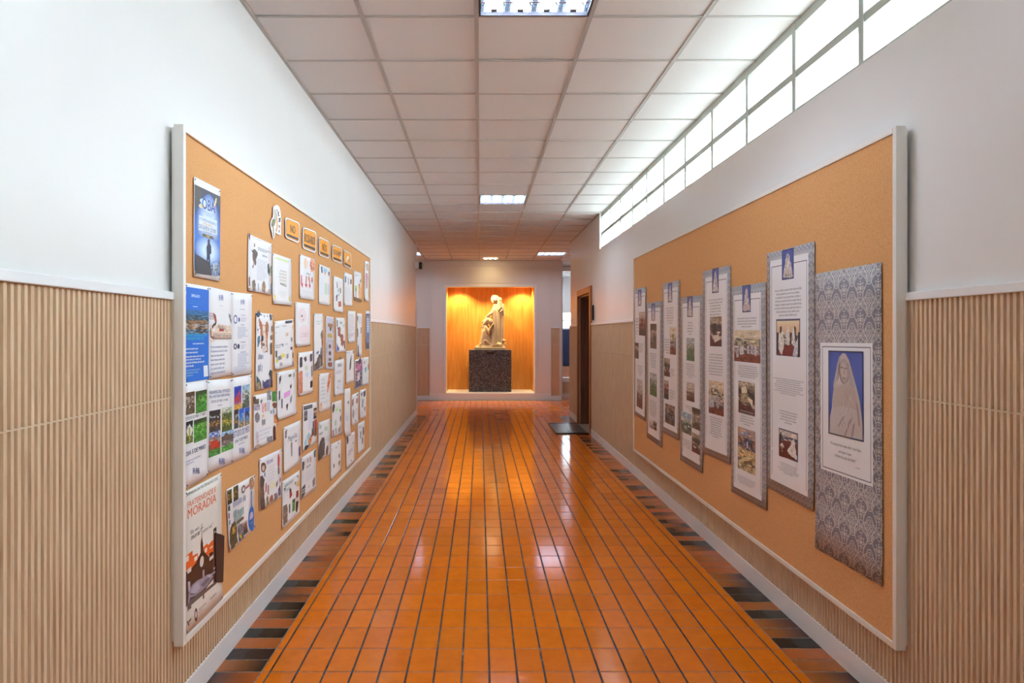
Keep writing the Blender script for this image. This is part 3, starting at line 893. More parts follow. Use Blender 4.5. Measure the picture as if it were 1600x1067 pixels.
class Sheet:
    def __init__(self, side, quad, crop=None, lift=0.0012, curl=0.003):
        self.side = side
        self.k = F * (1.194 if side == 'L' else 1.668)
        self.X = (-1.194 if side == 'L' else 1.668)
        self.d = 1 if side == 'L' else -1
        self.crop = crop
        self.lift, self.curl = lift, curl
        self.c = [self.plane(*p) for p in quad]
        self.layer = 0
        self.flat, self.phot, self.lett = MB(), MB(), MB()
        self.photos, self.lines = [], []
    def plane(self, x, y):
        Z = self.k / ((VX - x) if self.side == 'L' else (x - VX))
        return (Z, H + (VY - y) * Z / F)
    def yz(self, s, t):
        (a, b), (c, d), (e, f), (g_, h_) = self.c
        y = (a * (1 - s) + c * s) * (1 - t) + (g_ * (1 - s) + e * s) * t
        z = (b * (1 - s) + d * s) * (1 - t) + (h_ * (1 - s) + f * s) * t
        return y, z
    def n(self, s, t):
        q = max(0.0, min(1.2, t) - 0.8) / 0.2
        return self.curl * q * q
    def w(self, s, t, off):
        y, z = self.yz(s, t)
        return (self.X + self.d * (self.lift + self.n(s, t) + off), y, z)
    def u(self, x, y):
        """zoom-crop pixel (or plain unit coordinate) to unit coordinate on this sheet"""
        if self.crop is None: return (x, y)
        ox, oy, sc_ = self.crop
        Y, Z = self.plane(ox + x / sc_, oy + y / sc_)
        s, t = 0.5, 0.5
        for _ in range(12):
            (a, b), (c, d), (e, f), (g_, h_) = self.c
            yl = a * (1 - t) + g_ * t; yr = c * (1 - t) + e * t
            s = (Y - yl) / (yr - yl)
            zt_ = b * (1 - s) + d * s; zb = h_ * (1 - s) + f * s
            t = (Z - zt_) / (zb - zt_)
        return (s, t)
    def off(self):
        self.layer += 1
        return 0.0007 + 0.00004 * self.layer
    # ---- elements
    def C(self, *crop):
        self.crop = crop
    def grid(self, mb, s0, t0, s1, t1, fn, ns=1, nt=1):
        o = self.off()
        b = len(mb.v)
        for j in range(nt + 1):
            for i in range(ns + 1):
                s = s0 + (s1 - s0) * i / ns; t = t0 + (t1 - t0) * j / nt
                mb.v.append(self.w(s, t, o)); mb.col.append(fn(i / ns, j / nt))
        for j in range(nt):
            for i in range(ns):
                a = b + j * (ns + 1) + i
                mb.f.append((a, a + 1, a + ns + 2, a + ns + 1)); mb.mi.append(0); mb.sm.append(False)
    def R(self, x0, y0, x1, y1, c):
        s0, t0 = self.u(x0, y0); s1, t1 = self.u(x1, y1)
        col = hexc(c)
        self.grid(self.flat, s0, t0, s1, t1, lambda a, b: col, 1, max(1, int(abs(t1 - t0) * 12)))
    def GR(self, x0, y0, x1, y1, cols):
        """printed vertical colour blend"""
        s0, t0 = self.u(x0, y0); s1, t1 = self.u(x1, y1)
        cs = [hexc(c) for c in cols]
        n = len(cs) - 1
        def fn(a, b):
            k = min(n - 1, int(b * n)); f = b * n - k
            return tuple(p * (1 - f) + q * f for p, q in zip(cs[k], cs[k + 1]))
        self.grid(self.flat, s0, t0, s1, t1, fn, 1, n * 3)
    def PH(self, x0, y0, x1, y1, pal, n=6):
        s0, t0 = self.u(x0, y0); s1, t1 = self.u(x1, y1)
        rows_ = PAL[pal]
        tab = {}
        def fn(a, b):
            key = (round(a, 3), round(b, 3))
            if key not in tab:
                r = rows_[min(len(rows_) - 1, int(b * len(rows_)))]
                tab[key] = hexc(random.choice(r))
            return tab[key]
        self.photos.append(MB())
        self.grid(self.photos[-1], s0, t0, s1, t1, fn, n + 2, n + 4)
        k = len(rows_)
        for j, r in enumerate(rows_):
            ta, tb = t0 + (t1 - t0) * j / k, t0 + (t1 - t0) * (j + 1) / k
            self.flecks([(s0, ta), (s1, ta), (s1, tb), (s0, tb)], [hexc(c) for c in r], 5 + 2 * n, 0.35, 0.16, self.photos[-1])
    def poly(self, pts, col, mb=None):
        mb = mb or self.flat
        o = self.off()
        b = len(mb.v)
        for s, t in pts:
            mb.v.append(self.w(s, t, o)); mb.col.append(col)
        for tri in tessellate_polygon([[Vector((p[0], p[1], 0)) for p in pts]]):
            mb.f.append(tuple(b + i for i in tri)); mb.mi.append(0); mb.sm.append(False)
    def P(self, pts, c):
        self.poly([self.u(*p) for p in pts], hexc(c))
    def PP(self, pts, c):
        """small cut-out picture: rounded outline with flecks of lighter and darker tone"""
        q = ragged([self.u(*p) for p in pts])
        col = hexc(c)
        self.poly(q, col, self.phot)
        self.flecks(q, [col], 14)
    def flecks(self, q, cols, n, jit=0.55, size=0.13, mb=None):
        xs = [p[0] for p in q]; ys_ = [p[1] for p in q]
        x0, x1, y0, y1 = min(xs), max(xs), min(ys_), max(ys_)
        mb = mb or self.phot
        o = self.off()
        for k in range(n):
            for _ in range(8):
                cx, cy = random.uniform(x0, x1), random.uniform(y0, y1)
                if inside(cx, cy, q): break
            else:
                continue
            rx, ry = (x1 - x0) * random.uniform(0.35, 1.0) * size, (y1 - y0) * random.uniform(0.35, 1.0) * size
            ring = [(cx + rx * math.cos(a), cy + ry * math.sin(a)) for a in [random.uniform(0, 1) + 2 * PI * i / 6 for i in range(6)]]
            if not all(inside(a, b, q) for a, b in ring): continue
            base = random.choice(cols)
            f = random.choice((1 - jit, 1 - jit * 0.6, 1 + jit * 0.8, 1 + jit * 1.6))
            col = tuple(min(0.9, v * f + 0.01 * (f > 1)) for v in base[:3]) + (1,)
            b = len(mb.v)
            for p in ring:
                mb.v.append(self.w(*p, o + 0.000002 * k)); mb.col.append(col)
            mb.f.append(tuple(range(b, b + 6))); mb.mi.append(0); mb.sm.append(False)
    def SG(self, pts, c, bgc, n=7):
        """printed soft glow: nested rounded shapes blending from the ground tone"""
        q = chaikin([self.u(*p) for p in pts], 3)
        cx = sum(p[0] for p in q) / len(q); cy = sum(p[1] for p in q) / len(q)
        a, b = hexc(bgc), hexc(c)
        for k in range(n):
            f = 1.0 - 0.55 * k / (n - 1); m = (k + 1) / n
            self.poly([(cx + (x - cx) * f, cy + (y - cy) * f) for x, y in q], tuple(u_ * (1 - m) + v_ * m for u_, v_ in zip(a, b)))
    def E(self, x0, y0, x1, y1, c, photo=False):
        s0, t0 = self.u(x0, y0); s1, t1 = self.u(x1, y1)
        cx, cy, rx, ry = (s0 + s1) / 2, (t0 + t1) / 2, (s1 - s0) / 2, (t1 - t0) / 2
        self.poly([(cx + rx * math.cos(2 * PI * i / 18), cy + ry * math.sin(2 * PI * i / 18)) for i in range(18)], hexc(c), self.phot if photo else self.flat)
    def T(self, txt, x0, y0, x1, y1, c, bold=0.0, shear=0.0):
        s0, t0 = self.u(x0, y0); s1, t1 = self.u(x1, y1)
        self.text(txt, s0, t0, s1, t1, c, bold, shear)
    def TL(self, txt, x0, y0, x1, h, c, bold=0.0, shear=0.0):
        """as T, with the letter height read at the left end"""
        s0, t0 = self.u(x0, y0); t1 = self.u(x0, y0 + h)[1]; s1 = self.u(x1, y0)[0]
        self.text(txt, s0, t0, s1, t1, c, bold, shear)
    def WL(self, x0, y0, x1, h, n, c, al='l', wt=0.5):
        s0, t0 = self.u(x0, y0); t1 = self.u(x0, y0 + h)[1]; s1 = self.u(x1, y0)[0]
        k, self.crop = self.crop, None
        self.W(s0, t0, s1, t1, n, c, al, wt)
        self.crop = k
    def text(self, txt, s0, t0, s1, t1, c, bold, shear):
        vs_, fs_ = text_polys(txt, bold, shear)
        mb = MB(); self.lines.append(mb)
        o = self.off(); col = hexc(c)
        third = max(1, len(vs_) // 3)
        for i, (x, y) in enumerate(vs_):
            mb.v.append(self.w(s0 + (s1 - s0) * x, t0 + (t1 - t0) * y, o + (0.000012 * (i // third) if bold else 0.0))); mb.col.append(col)
        for f in fs_:
            mb.f.append(f); mb.mi.append(0); mb.sm.append(False)
    def W(self, x0, y0, x1, y1, n, c, al='l', wt=0.42):
        """unreadably small text: n lines of letter-sized marks"""
        s0, t0 = self.u(x0, y0); s1, t1 = self.u(x1, y1)
        col = hexc(c); o = self.off()
        if sum(col[:3]) < 1.2: col = tuple(0.68 * v + 0.32 * 0.85 for v in col[:3]) + (1,)
        p = (t1 - t0) / n
        asp = abs((t1 - t0) / n) * 0.33
        (a, b_), (c_, d_), (e, f), (g_, h_) = self.c
        wid = abs(c_ - a); hei = abs(b_ - h_)
        lw = asp * hei / wid            # letter width in s units
        for i in range(n):
            L = random.uniform(0.72, 1.0) if i < n - 1 else random.uniform(0.4, 0.8)
            full = (s1 - s0) * L
            s = s0 if al == 'l' else (s0 + ((s1 - s0) - full) / 2 if al == 'c' else s1 - full)
            end = s + full
            ta = t0 + p * (i + 0.5 - wt / 2); tb = ta + p * wt
            while s < end:
                k = random.randint(2, 9)
                for _ in range(k):
                    if s + lw > end: break
                    b = len(self.lett.v)
                    da = random.choice((0, 0, -0.25, 0.2)) * p * wt
                    for (ss, tt) in ((s, ta + min(0, da)), (s + lw * 0.72, ta + min(0, da)), (s + lw * 0.72, tb + max(0, da)), (s, tb + max(0, da))):
                        self.lett.v.append(self.w(ss, tt, o)); self.lett.col.append(col)
                    self.lett.f.append((b, b + 1, b + 2, b + 3)); self.lett.mi.append(0); self.lett.sm.append(False)
                    s += lw
                s += lw * 0.8
    def B(self, x0, y0, x1, y1, c, w=0.006):
        """thin printed frame line"""
        s0, t0 = self.u(x0, y0); s1, t1 = self.u(x1, y1)
        (a, b_), (c_, d_), (e, f), (g_, h_) = self.c
        ws_, wt_ = w * 0.5 / abs(c_ - a), w * 0.5 / abs(b_ - h_)
        col = hexc(c)
        for q in ((s0, t0, s1, t0 + wt_), (s0, t1 - wt_, s1, t1), (s0, t0, s0 + ws_, t1), (s1 - ws_, t0, s1, t1)):
            self.grid(self.flat, *q, lambda a_, b2: col, 1, 8)

pin_me = {}
for k, mt in (('pin', M['pin']), ('pin_dark', M['pin_dark'])):
    mb = MB(); mb.ball((0, 0, 0), (0.0025, 0.003, 0.003), 0, 8, 6)
    pin_me[k] = mb.mesh('push_pin', mt)

def sheet(side, name, label, quad, els, crop=None, cat='sheet', group=None, mat='paper', lift=None, curl=0.003, outline=None, pins='corners', pinmat='pin_dark', extra=None):
    S = Sheet(side, quad, crop, lift if lift is not None else random.uniform(0.0010, 0.0022), curl)
    mb = MB()
    (a, b_), (c_, d_), (e, f), (g_, h_) = S.c
    wid, hei = abs(c_ - a), abs(b_ - h_)
    th = 0.0006
    if outline is None:
        ns, nt = 4, 10
        for lay in (0, 1):
            for j in range(nt + 1):
                for i in range(ns + 1):
                    mb.v.append(S.w(i / ns, j / nt, 0.0003 if lay == 0 else 0.0003 - th))
                    mb.uv.append((i / ns * wid, (1 - j / nt) * hei))
        N = (ns + 1) * (nt + 1)
        for lay in (0, 1):
            for j in range(nt):
                for i in range(ns):
                    q = lay * N + j * (ns + 1) + i
                    fc = (q, q + 1, q + ns + 2, q + ns + 1)
                    mb.f.append(fc if lay == 0 else fc[::-1]); mb.mi.append(0); mb.sm.append(True)
        ring = [i for i in range(ns + 1)] + [(j) * (ns + 1) + ns for j in range(1, nt + 1)] + [nt * (ns + 1) + i for i in range(ns - 1, -1, -1)] + [j * (ns + 1) for j in range(nt - 1, 0, -1)]
        for p, q in zip(ring, ring[1:] + ring[:1]):
            mb.f.append((p, p + N, q + N, q)); mb.mi.append(0); mb.sm.append(False)
    else:
        pts = [S.u(*p) for p in outline]
        n = len(pts)
        for lay in (0, 1):
            for s, t in pts:
                mb.v.append(S.w(s, t, 0.0003 if lay == 0 else 0.0003 - th)); mb.uv.append((s * wid, t * hei))
        for tri in tessellate_polygon([[Vector((p[0], p[1], 0)) for p in pts]]):
            mb.f.append(tuple(tri)); mb.mi.append(0); mb.sm.append(False)
            mb.f.append(tuple(n + i for i in tri)[::-1]); mb.mi.append(0); mb.sm.append(False)
        for i in range(n):
            j = (i + 1) % n
            mb.f.append((i, j, n + j, n + i)); mb.mi.append(0); mb.sm.append(False)
    ob = mb.build(name, M[mat], label=label, cat=cat, group=group)
    for el in els:
        getattr(S, el[0])(*el[1:])
    if S.flat.v: S.flat.build('print', M['ink'], ob, colname='ink', kind='stuff')
    if S.phot.v: S.phot.build('picture', M['photo'], ob, colname='ink', kind='stuff')
    if S.lett.v: S.lett.build('small_print', M['ink'], ob, colname='ink', kind='stuff')
    for mb2 in S.photos: mb2.build('photograph', M['photo'], ob, colname='ink')
    for mb2 in S.lines: mb2.build('lettering', M['ink'], ob, colname='ink')
    if pins == 'corners':
        mx, my = 0.010 / wid, 0.010 / hei
        pp = [(mx, my), (1 - mx, my), (1 - mx, 1 - my), (mx, 1 - my)]
    else:
        pp = pins or []
    for s, t in pp:
        inst('push_pin', pin_me[pinmat], S.w(s, t, 0.002), ob)
    if extra: extra(S, ob)
    return ob

# ------------------------------------------------------------------ posters on the left board
GP, GS = 'posters pinned at the near end of the cork board', 'student sheets pinned on the cork board'
NAVY = '#27335f'
def emblem(x0, y0, x1, y1, c='#3a4a86'):
    """line emblem of three tall strokes and arcs with a bar beneath"""
    w, h = x1 - x0, y1 - y0
    out = []
    for k, ch in enumerate('RAR'):
        out.append(('T', ch, x0 + w * (0.02 + 0.33 * k), y0 + h * (0.0 if k == 1 else 0.12), x0 + w * (0.30 + 0.33 * k), y0 + h * (0.8 if k == 1 else 0.88), c))
    for k in range(5):
        out.append(('R', x0 + w * 0.2 * k, y0 + h * 0.2, x0 + w * (0.2 * k + 0.04), y0 + h, c))
    return out

sheet('L', 'poster', 'blue astronomy olympiad poster with a figure before a glowing sky', [(302.4, 275.6), (343.5, 296.3), (342.2, 439.7), (301.6, 431.7)], [
    ('GR', 45, 112, 292, 1010, ['#3f3d47', '#2b3c78', '#1f5fc4', '#2d7ad8', '#1e55b4', '#1b3a80']),
    ('P', [(45, 112), (110, 145), (110, 240), (70, 330), (48, 420)], '#4b4640'),
    ('P', [(180, 180), (293, 240), (293, 330), (262, 300), (240, 240)], '#4d4a50'),
    ('SG', [(100, 280), (180, 190), (245, 270), (280, 420), (290, 680), (215, 720), (70, 640), (60, 430)], '#cfe2fa', '#2a5cb4'),
    ('SG', [(40, 690), (120, 600), (240, 630), (300, 760), (290, 880), (220, 930), (150, 900), (60, 830)], '#d6ecfc', '#2a6ccc'),
    ('E', 95, 235, 200, 345, '#cfe3f8'),
    ('PP', [(80, 320), (95, 300), (120, 310), (160, 330), (150, 350), (100, 345)], '#e8d8a8'),
    ('PP', [(215, 330), (240, 290), (255, 240), (262, 270), (245, 330), (225, 350)], '#f0dca0'),
    ('TL', 'OBA', 116, 238, 246, 108, '#1d3f9a', 0.03),
    ('WL', 130, 366, 236, 42, 2, '#5a78b8', 'c'),
    ('P', [(85, 415), (262, 470), (264, 612), (82, 560)], '#dce8f8'),
    ('TL', '29ª OLIMPÍADA BRASILEIRA DE', 88, 422, 256, 36, '#3a5aa0'),
    ('WL', 88, 460, 256, 36, 1, '#e0b890', 'c'),
    ('TL', 'DATA DA PROVA: 15 DE MAIO', 86, 498, 256, 44, '#1c2c60', 0.01),
    ('WL', 84, 541, 254, 34, 1, '#5a6a98', 'c'),
    ('R', 120, 592, 226, 655, '#5f5232'),
    ('WL', 126, 594, 220, 28, 1, '#d8c078', 'c'),
    ('P', [(170, 660), (182, 645), (192, 662), (192, 690), (205, 720), (206, 790), (192, 800), (196, 910), (182, 935), (178, 850), (172, 850), (170, 935), (157, 925), (162, 800), (158, 730), (170, 695)], '#141f4c'),
    ('P', [(45, 790), (120, 835), (190, 880), (205, 940), (205, 1008), (42, 985)], '#2c2b33'),
    ('SG', [(200, 870), (280, 860), (288, 1015), (196, 1005)], '#d4e4f6', '#4a78b8', 4),
] + emblem(206, 885, 282, 1012, '#33343c'), (296, 270, 6.276), 'poster', GP)

sheet('L', 'poster', 'blue printed test announcement poster with a crowd photograph', [(288.4, 441.8), (325, 448), (324.6, 592), (288.4, 597.5)], [
    ('R', 58, 50, 300, 1012, '#0f6fd8'),
    ('P', [(57, 80), (64, 95), (66, 115), (63, 140), (57, 150)], '#eef2f8'),
    ('T', 'SIMULADO', 120, 128, 210, 170, '#f2f6fc', 0.02),
    ('T', 'FUVEST 2027', 106, 192, 226, 222, '#1a8fd0'),
    ('R', 100, 226, 236, 236, '#2a94d8'),
    ('W', 104, 245, 216, 275, 1, '#eaf2fa', 'c'),
    ('PH', 60, 290, 298, 545, 'crowd', 9),
    ('TL', 'PREPARE-SE NA PRÁTICA COM', 62, 536, 278, 32, '#22c4cc', 0.015),
    ('TL', 'O SIMULADO FUVEST 2027', 62, 576, 250, 32, '#22c4cc', 0.015),
    ('W', 62, 636, 250, 656, 1, '#e8f0fa', 'r'),
    ('W', 62, 688, 232, 710, 1, '#e8f0fa', 'l'), ('W', 62, 728, 216, 748, 1, '#e8f0fa', 'l'),
    ('W', 62, 770, 260, 815, 2, '#e8f0fa', 'l'), ('W', 62, 832, 266, 880, 2, '#e8f0fa', 'l'),
    ('W', 62, 915, 216, 975, 3, '#1a9ac8', 'l'),
    ('R', 244, 875, 288, 985, '#e8eef6'),
], (280, 440, 6.667), 'poster', GP)

sheet('L', 'poster', 'white poster with curving dark and red stripes beside the blue poster', [(325.6, 447.6), (361.7, 456.2), (361, 586), (325.4, 592.3)], [
    ] + emblem(408, 130, 458, 200, '#5a6ab0') + [
    ('W', 390, 240, 472, 262, 1, '#5a6ab0', 'c'),
    ('PP', [(308, 440), (540, 460), (540, 600), (380, 605), (312, 635)], '#f0d8c4'),
    ('R', 306, 325, 352, 336, '#b04a3c'), ('R', 306, 345, 356, 356, '#3a2a28'), ('R', 306, 362, 358, 374, '#b04a3c'), ('R', 306, 382, 356, 392, '#7a3a34'),
    ('P', [(350, 322), (375, 350), (384, 410), (370, 440), (362, 400), (350, 350)], '#a84a40'),
    ('P', [(384, 410), (376, 450), (350, 470), (336, 500), (332, 470), (350, 440), (370, 425)], '#3a2e2c'),
    ('P', [(320, 470), (312, 520), (320, 580), (345, 605), (352, 590), (330, 560), (326, 510)], '#8a5a4c'),
    ('R', 345, 536, 540, 545, '#8a5a4c'), ('R', 345, 553, 540, 563, '#2a2424'), ('R', 345, 570, 540, 580, '#8a4a40'), ('R', 345, 588, 540, 598, '#2a2424'),
    ('PP', [(508, 330), (530, 350), (542, 440), (532, 420), (515, 370)], '#7a8a88'),
    ('T', 'SIMULADO', 394, 455, 458, 490, '#2a2426', 0.02), ('R', 410, 488, 456, 518, '#a83a34'),
    ('W', 470, 495, 525, 520, 2, '#5a5a68'),
    ('W', 320, 660, 512, 950, 7, '#4a5a9a', 'l', 0.32),
], (280, 440, 6.667), 'poster', GP)

sheet('L', 'poster', 'white exam timetable poster of small blue text with two round emblems', [(361.8, 456.1), (393.2, 459.5), (392.5, 583.5), (361.2, 588)], 
    emblem(636, 180, 680, 240, '#5a6ab0') + [
    ('W', 616, 278, 690, 300, 1, '#5a6ab0', 'c'),
    ('W', 640, 340, 740, 362, 1, '#6a78b8'), ('E', 560, 345, 600, 440, '#4a5aa0'), ('E', 566, 360, 594, 425, '#eef0f6'), ('E', 608, 372, 628, 420, '#5a6aa8'),
    ('W', 640, 370, 700, 418, 3, '#8a94c8'), ('W', 636, 440, 724, 462, 1, '#6a78b8'), ('W', 604, 468, 712, 590, 8, '#7a86c0'),
    ('W', 632, 618, 706, 640, 1, '#4a5488'), ('E', 560, 645, 594, 705, '#2c3458'), ('E', 568, 658, 586, 692, '#eef0f6'), ('E', 598, 648, 624, 700, '#3a4470'),
    ('W', 640, 655, 690, 700, 3, '#8a94c8'), ('W', 632, 722, 744, 742, 1, '#6a78b8'), ('W', 604, 750, 722, 870, 8, '#7a86c0'),
    ('W', 566, 885, 736, 930, 4, '#b4bcdc'),
], (280, 440, 6.667), 'poster', GP)

sheet('L', 'poster', 'white field trip poster with four green photographs dated 5 de maio', [(288.4, 598), (323, 592.5), (323, 744), (288.4, 763)], [
    ('PH', 70, 160, 168, 366, 'people', 8), ('PH', 178, 145, 294, 344, 'garden', 8),
    ('TL', 'ESTUDO DO MEIO - 7º ANO', 74, 416, 278, 32, NAVY, 0.01),
    ('PH', 70, 466, 148, 668, 'cave', 8), ('PH', 158, 446, 292, 630, 'garden', 8),
    ('P', [(80, 560), (112, 480), (146, 540), (130, 600), (95, 610)], '#e8ece4'), ('R', 104, 520, 118, 668, '#b8a83a'),
    ('TL', 'DIA 5 DE MAIO', 76, 774, 280, 48, NAVY, 0.02),
    ('WL', 74, 868, 270, 58, 2, '#7a86b8', 'l', 0.45),
    ] + emblem(146, 935, 220, 1000, '#3a4a86'), (278, 590, 6.667), 'poster', GP)

sheet('L', 'poster', 'white railway history trip poster with a red train photograph', [(323.4, 594), (361, 591.5), (361, 723.5), (323.4, 740)], [
    ('TL', 'PARANAPIACABA: UM PASSEIO', 318, 138, 538, 38, '#3f5290', 0.01), ('TL', 'PELA HISTÓRIA FERROVIÁRIA', 320, 180, 534, 38, '#3f5290', 0.01),
    ('TL', 'ESTUDO DO MEIO - 8º ANO', 342, 240, 516, 26, '#3f4a78', 0.01), ('WL', 386, 282, 478, 24, 1, '#9aa2c4', 'c'),
    ('PH', 320, 350, 436, 545, 'platform', 7), ('PH', 452, 318, 556, 540, 'tower', 7),
    ('PH', 312, 578, 436, 790, 'train', 8), ('P', [(330, 670), (405, 640), (412, 690), (332, 740)], '#c8402c'),
    ('PH', 446, 572, 570, 735, 'house', 8), ('P', [(452, 650), (496, 568), (560, 630), (556, 650), (500, 600), (460, 670)], '#6a5248'),
    ] + emblem(418, 832, 480, 905, '#4a5aa0'), (278, 590, 6.667), 'poster', GP)

sheet('L', 'poster', 'white field trip poster with four blue sky photographs dated 7 de maio', [(361, 591), (392, 585), (391, 709), (361, 724)], [
    ('PH', 582, 98, 656, 320, 'redsky', 6), ('P', [(590, 230), (640, 120), (636, 140), (610, 240)], '#d0402c'), ('P', [(585, 250), (645, 190), (645, 205), (600, 262)], '#d0402c'),
    ('PH', 666, 82, 740, 300, 'cliff', 6), ('PH', 580, 340, 626, 520, 'platform', 5), ('PH', 632, 330, 684, 505, 'sky', 5), ('PH', 690, 318, 740, 485, 'sky', 5),
    ('P', [(690, 385), (712, 340), (738, 380), (736, 420), (715, 380), (694, 430)], '#24394a'),
    ('TL', 'ESTUDO DO MEIO', 572, 564, 742, 66, '#3f5290', 0.01), ('TL', 'DIA 7 DE MAIO', 590, 652, 720, 32, '#2a3666', 0.02),
    ('WL', 612, 694, 704, 18, 1, '#9aa2c4', 'c'),
    ] + emblem(632, 725, 690, 790, '#4a5aa0'), (278, 590, 6.667), 'poster', GP)

def flap(S, ob):
    mb = MB()
    a = [S.u(*p) for p in ((430, 700), (540, 740), (525, 1290), (440, 1290))]
    f_ = [S.w(s, t, 0.004) for s, t in a]; b_ = [S.w(s, t, 0.0015) for s, t in a]
    mb.face(f_); mb.face(b_[::-1])
    for i in range(4):
        j = (i + 1) % 4
        mb.face([f_[i], f_[j], b_[j], b_[i]])
    mb.build('printed_flap', plain('flap_brown', '#3a2826', 0.5), ob)
ORG, BRN = '#ee6a28', '#4b3026'
sheet('L', 'poster', 'cream campaign poster with orange houses, a church and a figure lying on a bench', [(288.4, 768), (345, 738), (346.5, 935), (288.4, 993)], [
    ('TL', 'CAMPANHA DA FRATERNIDADE 2026', 78, 246, 468, 40, '#3a3232', 0.005),
    ('TL', 'FRATERNIDADE E', 108, 342, 446, 68, '#e0683a', 0.015), ('TL', 'MORADIA', 108, 432, 450, 112, '#e0683a', 0.015),
    ('TL', '“Ele veio', 134, 686, 244, 48, '#4a4444', 0.0, 0.2), ('TL', 'morar', 146, 752, 264, 44, '#2f2a2a', 0.02, 0.2), ('TL', 'entre nós”', 290, 662, 410, 46, '#4a4444', 0.0, 0.2),
    ('R', 272, 600, 280, 760, '#8a8484'), ('P', [(256, 655), (296, 632), (296, 640), (256, 664)], '#8a8484'),
    ('P', [(80, 1000), (110, 960), (165, 915), (168, 980), (225, 945), (240, 1010), (225, 1080), (160, 1110), (130, 1180), (80, 1140)], ORG),
    ('P', [(290, 880), (340, 830), (352, 850), (405, 790), (420, 800), (420, 920), (350, 985), (300, 930)], ORG),
    ('P', [(415, 660), (450, 630), (450, 770), (470, 750), (500, 710), (505, 750), (505, 1290), (415, 1300), (415, 930)], BRN),
    ('P', [(276, 740), (290, 830), (296, 920), (362, 990), (365, 950), (412, 925), (415, 1250), (300, 1400), (110, 1560), (80, 1600), (80, 1150), (110, 1180), (135, 1140), (160, 1115), (208, 1060), (262, 940), (262, 830)], BRN),
    ('E', 252, 1000, 300, 1090, '#d8d2ce'), ('R', 80, 1000, 120, 1035, '#e8e0d8'), ('R', 185, 1000, 222, 1020, '#f0e0d0'), ('R', 312, 895, 338, 925, '#f0e4d8'), ('R', 372, 880, 408, 872, '#f0e4d8'),
    ('R', 366, 1000, 412, 1005, '#ded8d4'), ('R', 105, 1140, 150, 1160, '#e0dad4'), ('R', 425, 690, 440, 700, '#e0dad4'), ('R', 470, 790, 498, 780, '#e0dad4'),
], (278, 740, 7.625), 'poster', GP, 'cream_paper', extra=flap)
cz = [o for o in COL.objects if o.name.startswith('poster')][-1]
# lower half of the campaign poster, drawn from its own close view
S2 = Sheet('L', [(288.4, 768), (345, 738), (346.5, 935), (288.4, 993)], (278, 830, 6.67), 0.0024, 0.003)
for k in range(3):
    S2.P([(100, 525 + 42 * k), (395, 318 + 42 * k), (395, 338 + 42 * k), (100, 548 + 42 * k)], '#a9a3b8')
S2.P([(95, 530), (120, 520), (122, 600), (100, 612)], '#b4aec2'); S2.P([(250, 405), (268, 400), (268, 470), (250, 480)], '#b4aec2'); S2.P([(385, 315), (402, 308), (402, 520), (388, 525)], '#b4aec2')
S2.P([(85, 770), (120, 720), (390, 520), (392, 545), (130, 770), (95, 840)], '#6c6058')
S2.P([(250, 620), (266, 610), (266, 700), (250, 706)], '#6c6058'); S2.P([(110, 730), (130, 720), (130, 800), (112, 815)], '#6c6058')
S2.P([(95, 740), (105, 640), (140, 560), (190, 515), (240, 490), (300, 450), (345, 445), (360, 470), (300, 560), (240, 620), (180, 670), (120, 690), (105, 760)], '#9d98ac')
S2.P([(125, 640), (165, 555), (210, 530), (222, 590), (180, 650), (130, 665)], '#bab6c6')
S2.P([(230, 560), (280, 500), (330, 470), (320, 510), (260, 580)], '#75707e')
S2.P([(110, 640), (180, 650), (200, 640), (190, 655), (120, 668)], '#706a7c'); S2.P([(300, 455), (330, 445), (345, 455), (330, 480), (305, 480)], '#c2becc')
S2.WL(205, 808, 305, 26, 1, '#4a4444'); S2.WL(205, 838, 305, 24, 1, '#6a6464'); S2.WL(325, 690, 412, 34, 1, '#4a4444')
S2.E(160, 815, 192, 925, '#5a4038'); S2.E(168, 840, 184, 895, '#efebe2')
S2.P([(82, 930), (98, 945), (105, 985), (96, 985), (82, 945)], '#3a2a26'); S2.P([(98, 940), (128, 895), (122, 925), (104, 950)], '#3a2a26'); S2.WL(110, 958, 140, 16, 1, '#6a6464')
S2.flat.build('bench_print', M['ink'], cz, colname='ink', kind='stuff'); S2.lett.build('small_print', M['ink'], cz, colname='ink', kind='stuff')
for mb2 in S2.lines: mb2.build('lettering', M['ink'], cz, colname='ink')

# ------------------------------------------------------------------ cut-out signs
AMB, BLK = '#f6a315', '#231c1c'
def sign(word, quad, label, txt=None):
    def rr(i, j, r=0.16):
        pts = []
        for (cx, cy, a0) in ((i + r, j + r * 0.8, PI), (1 - i - r, j + r * 0.8, 1.5 * PI), (1 - i - r, 1 - j - r * 0.8, 0), (i + r, 1 - j - r * 0.8, 0.5 * PI)):
            for k in range(6):
                a = a0 + PI / 2 * k / 5
                pts.append((cx + r * math.cos(a), cy + r * 0.8 * math.sin(a)))
        return pts
    els = [('P', rr(0.045, 0.06), '#3a2c28'), ('P', rr(0.065, 0.075), AMB),
           ('P', [(0.10, 0.77), (0.92, 0.77), (0.92, 0.86), (0.88, 0.88), (0.16, 0.88), (0.11, 0.85)], BLK)]
    if txt: els += txt
    sheet('L', 'cutout_sign', label, quad, els, None, 'sign', 'amber cut-out word signs along the top of the cork board', outline=rr(0, 0), curl=0.0, lift=0.004, pins=None)
sign('NO', [(444.8, 338.7), (467.3, 348.2), (466.2, 380.3), (444.8, 371.3)], 'amber cut-out sign reading NO', [('T', 'NO', 0.33, 0.26, 0.69, 0.64, BLK, 0.05)])
sign('ROSARIO', [(472.1, 353.9), (493.4, 362.3), (492.6, 396), (471.8, 387.6)], 'amber cut-out sign reading ROSÁRIO', [('T', 'ROSÁRIO', 0.12, 0.18, 0.90, 0.66, BLK, 0.05)])
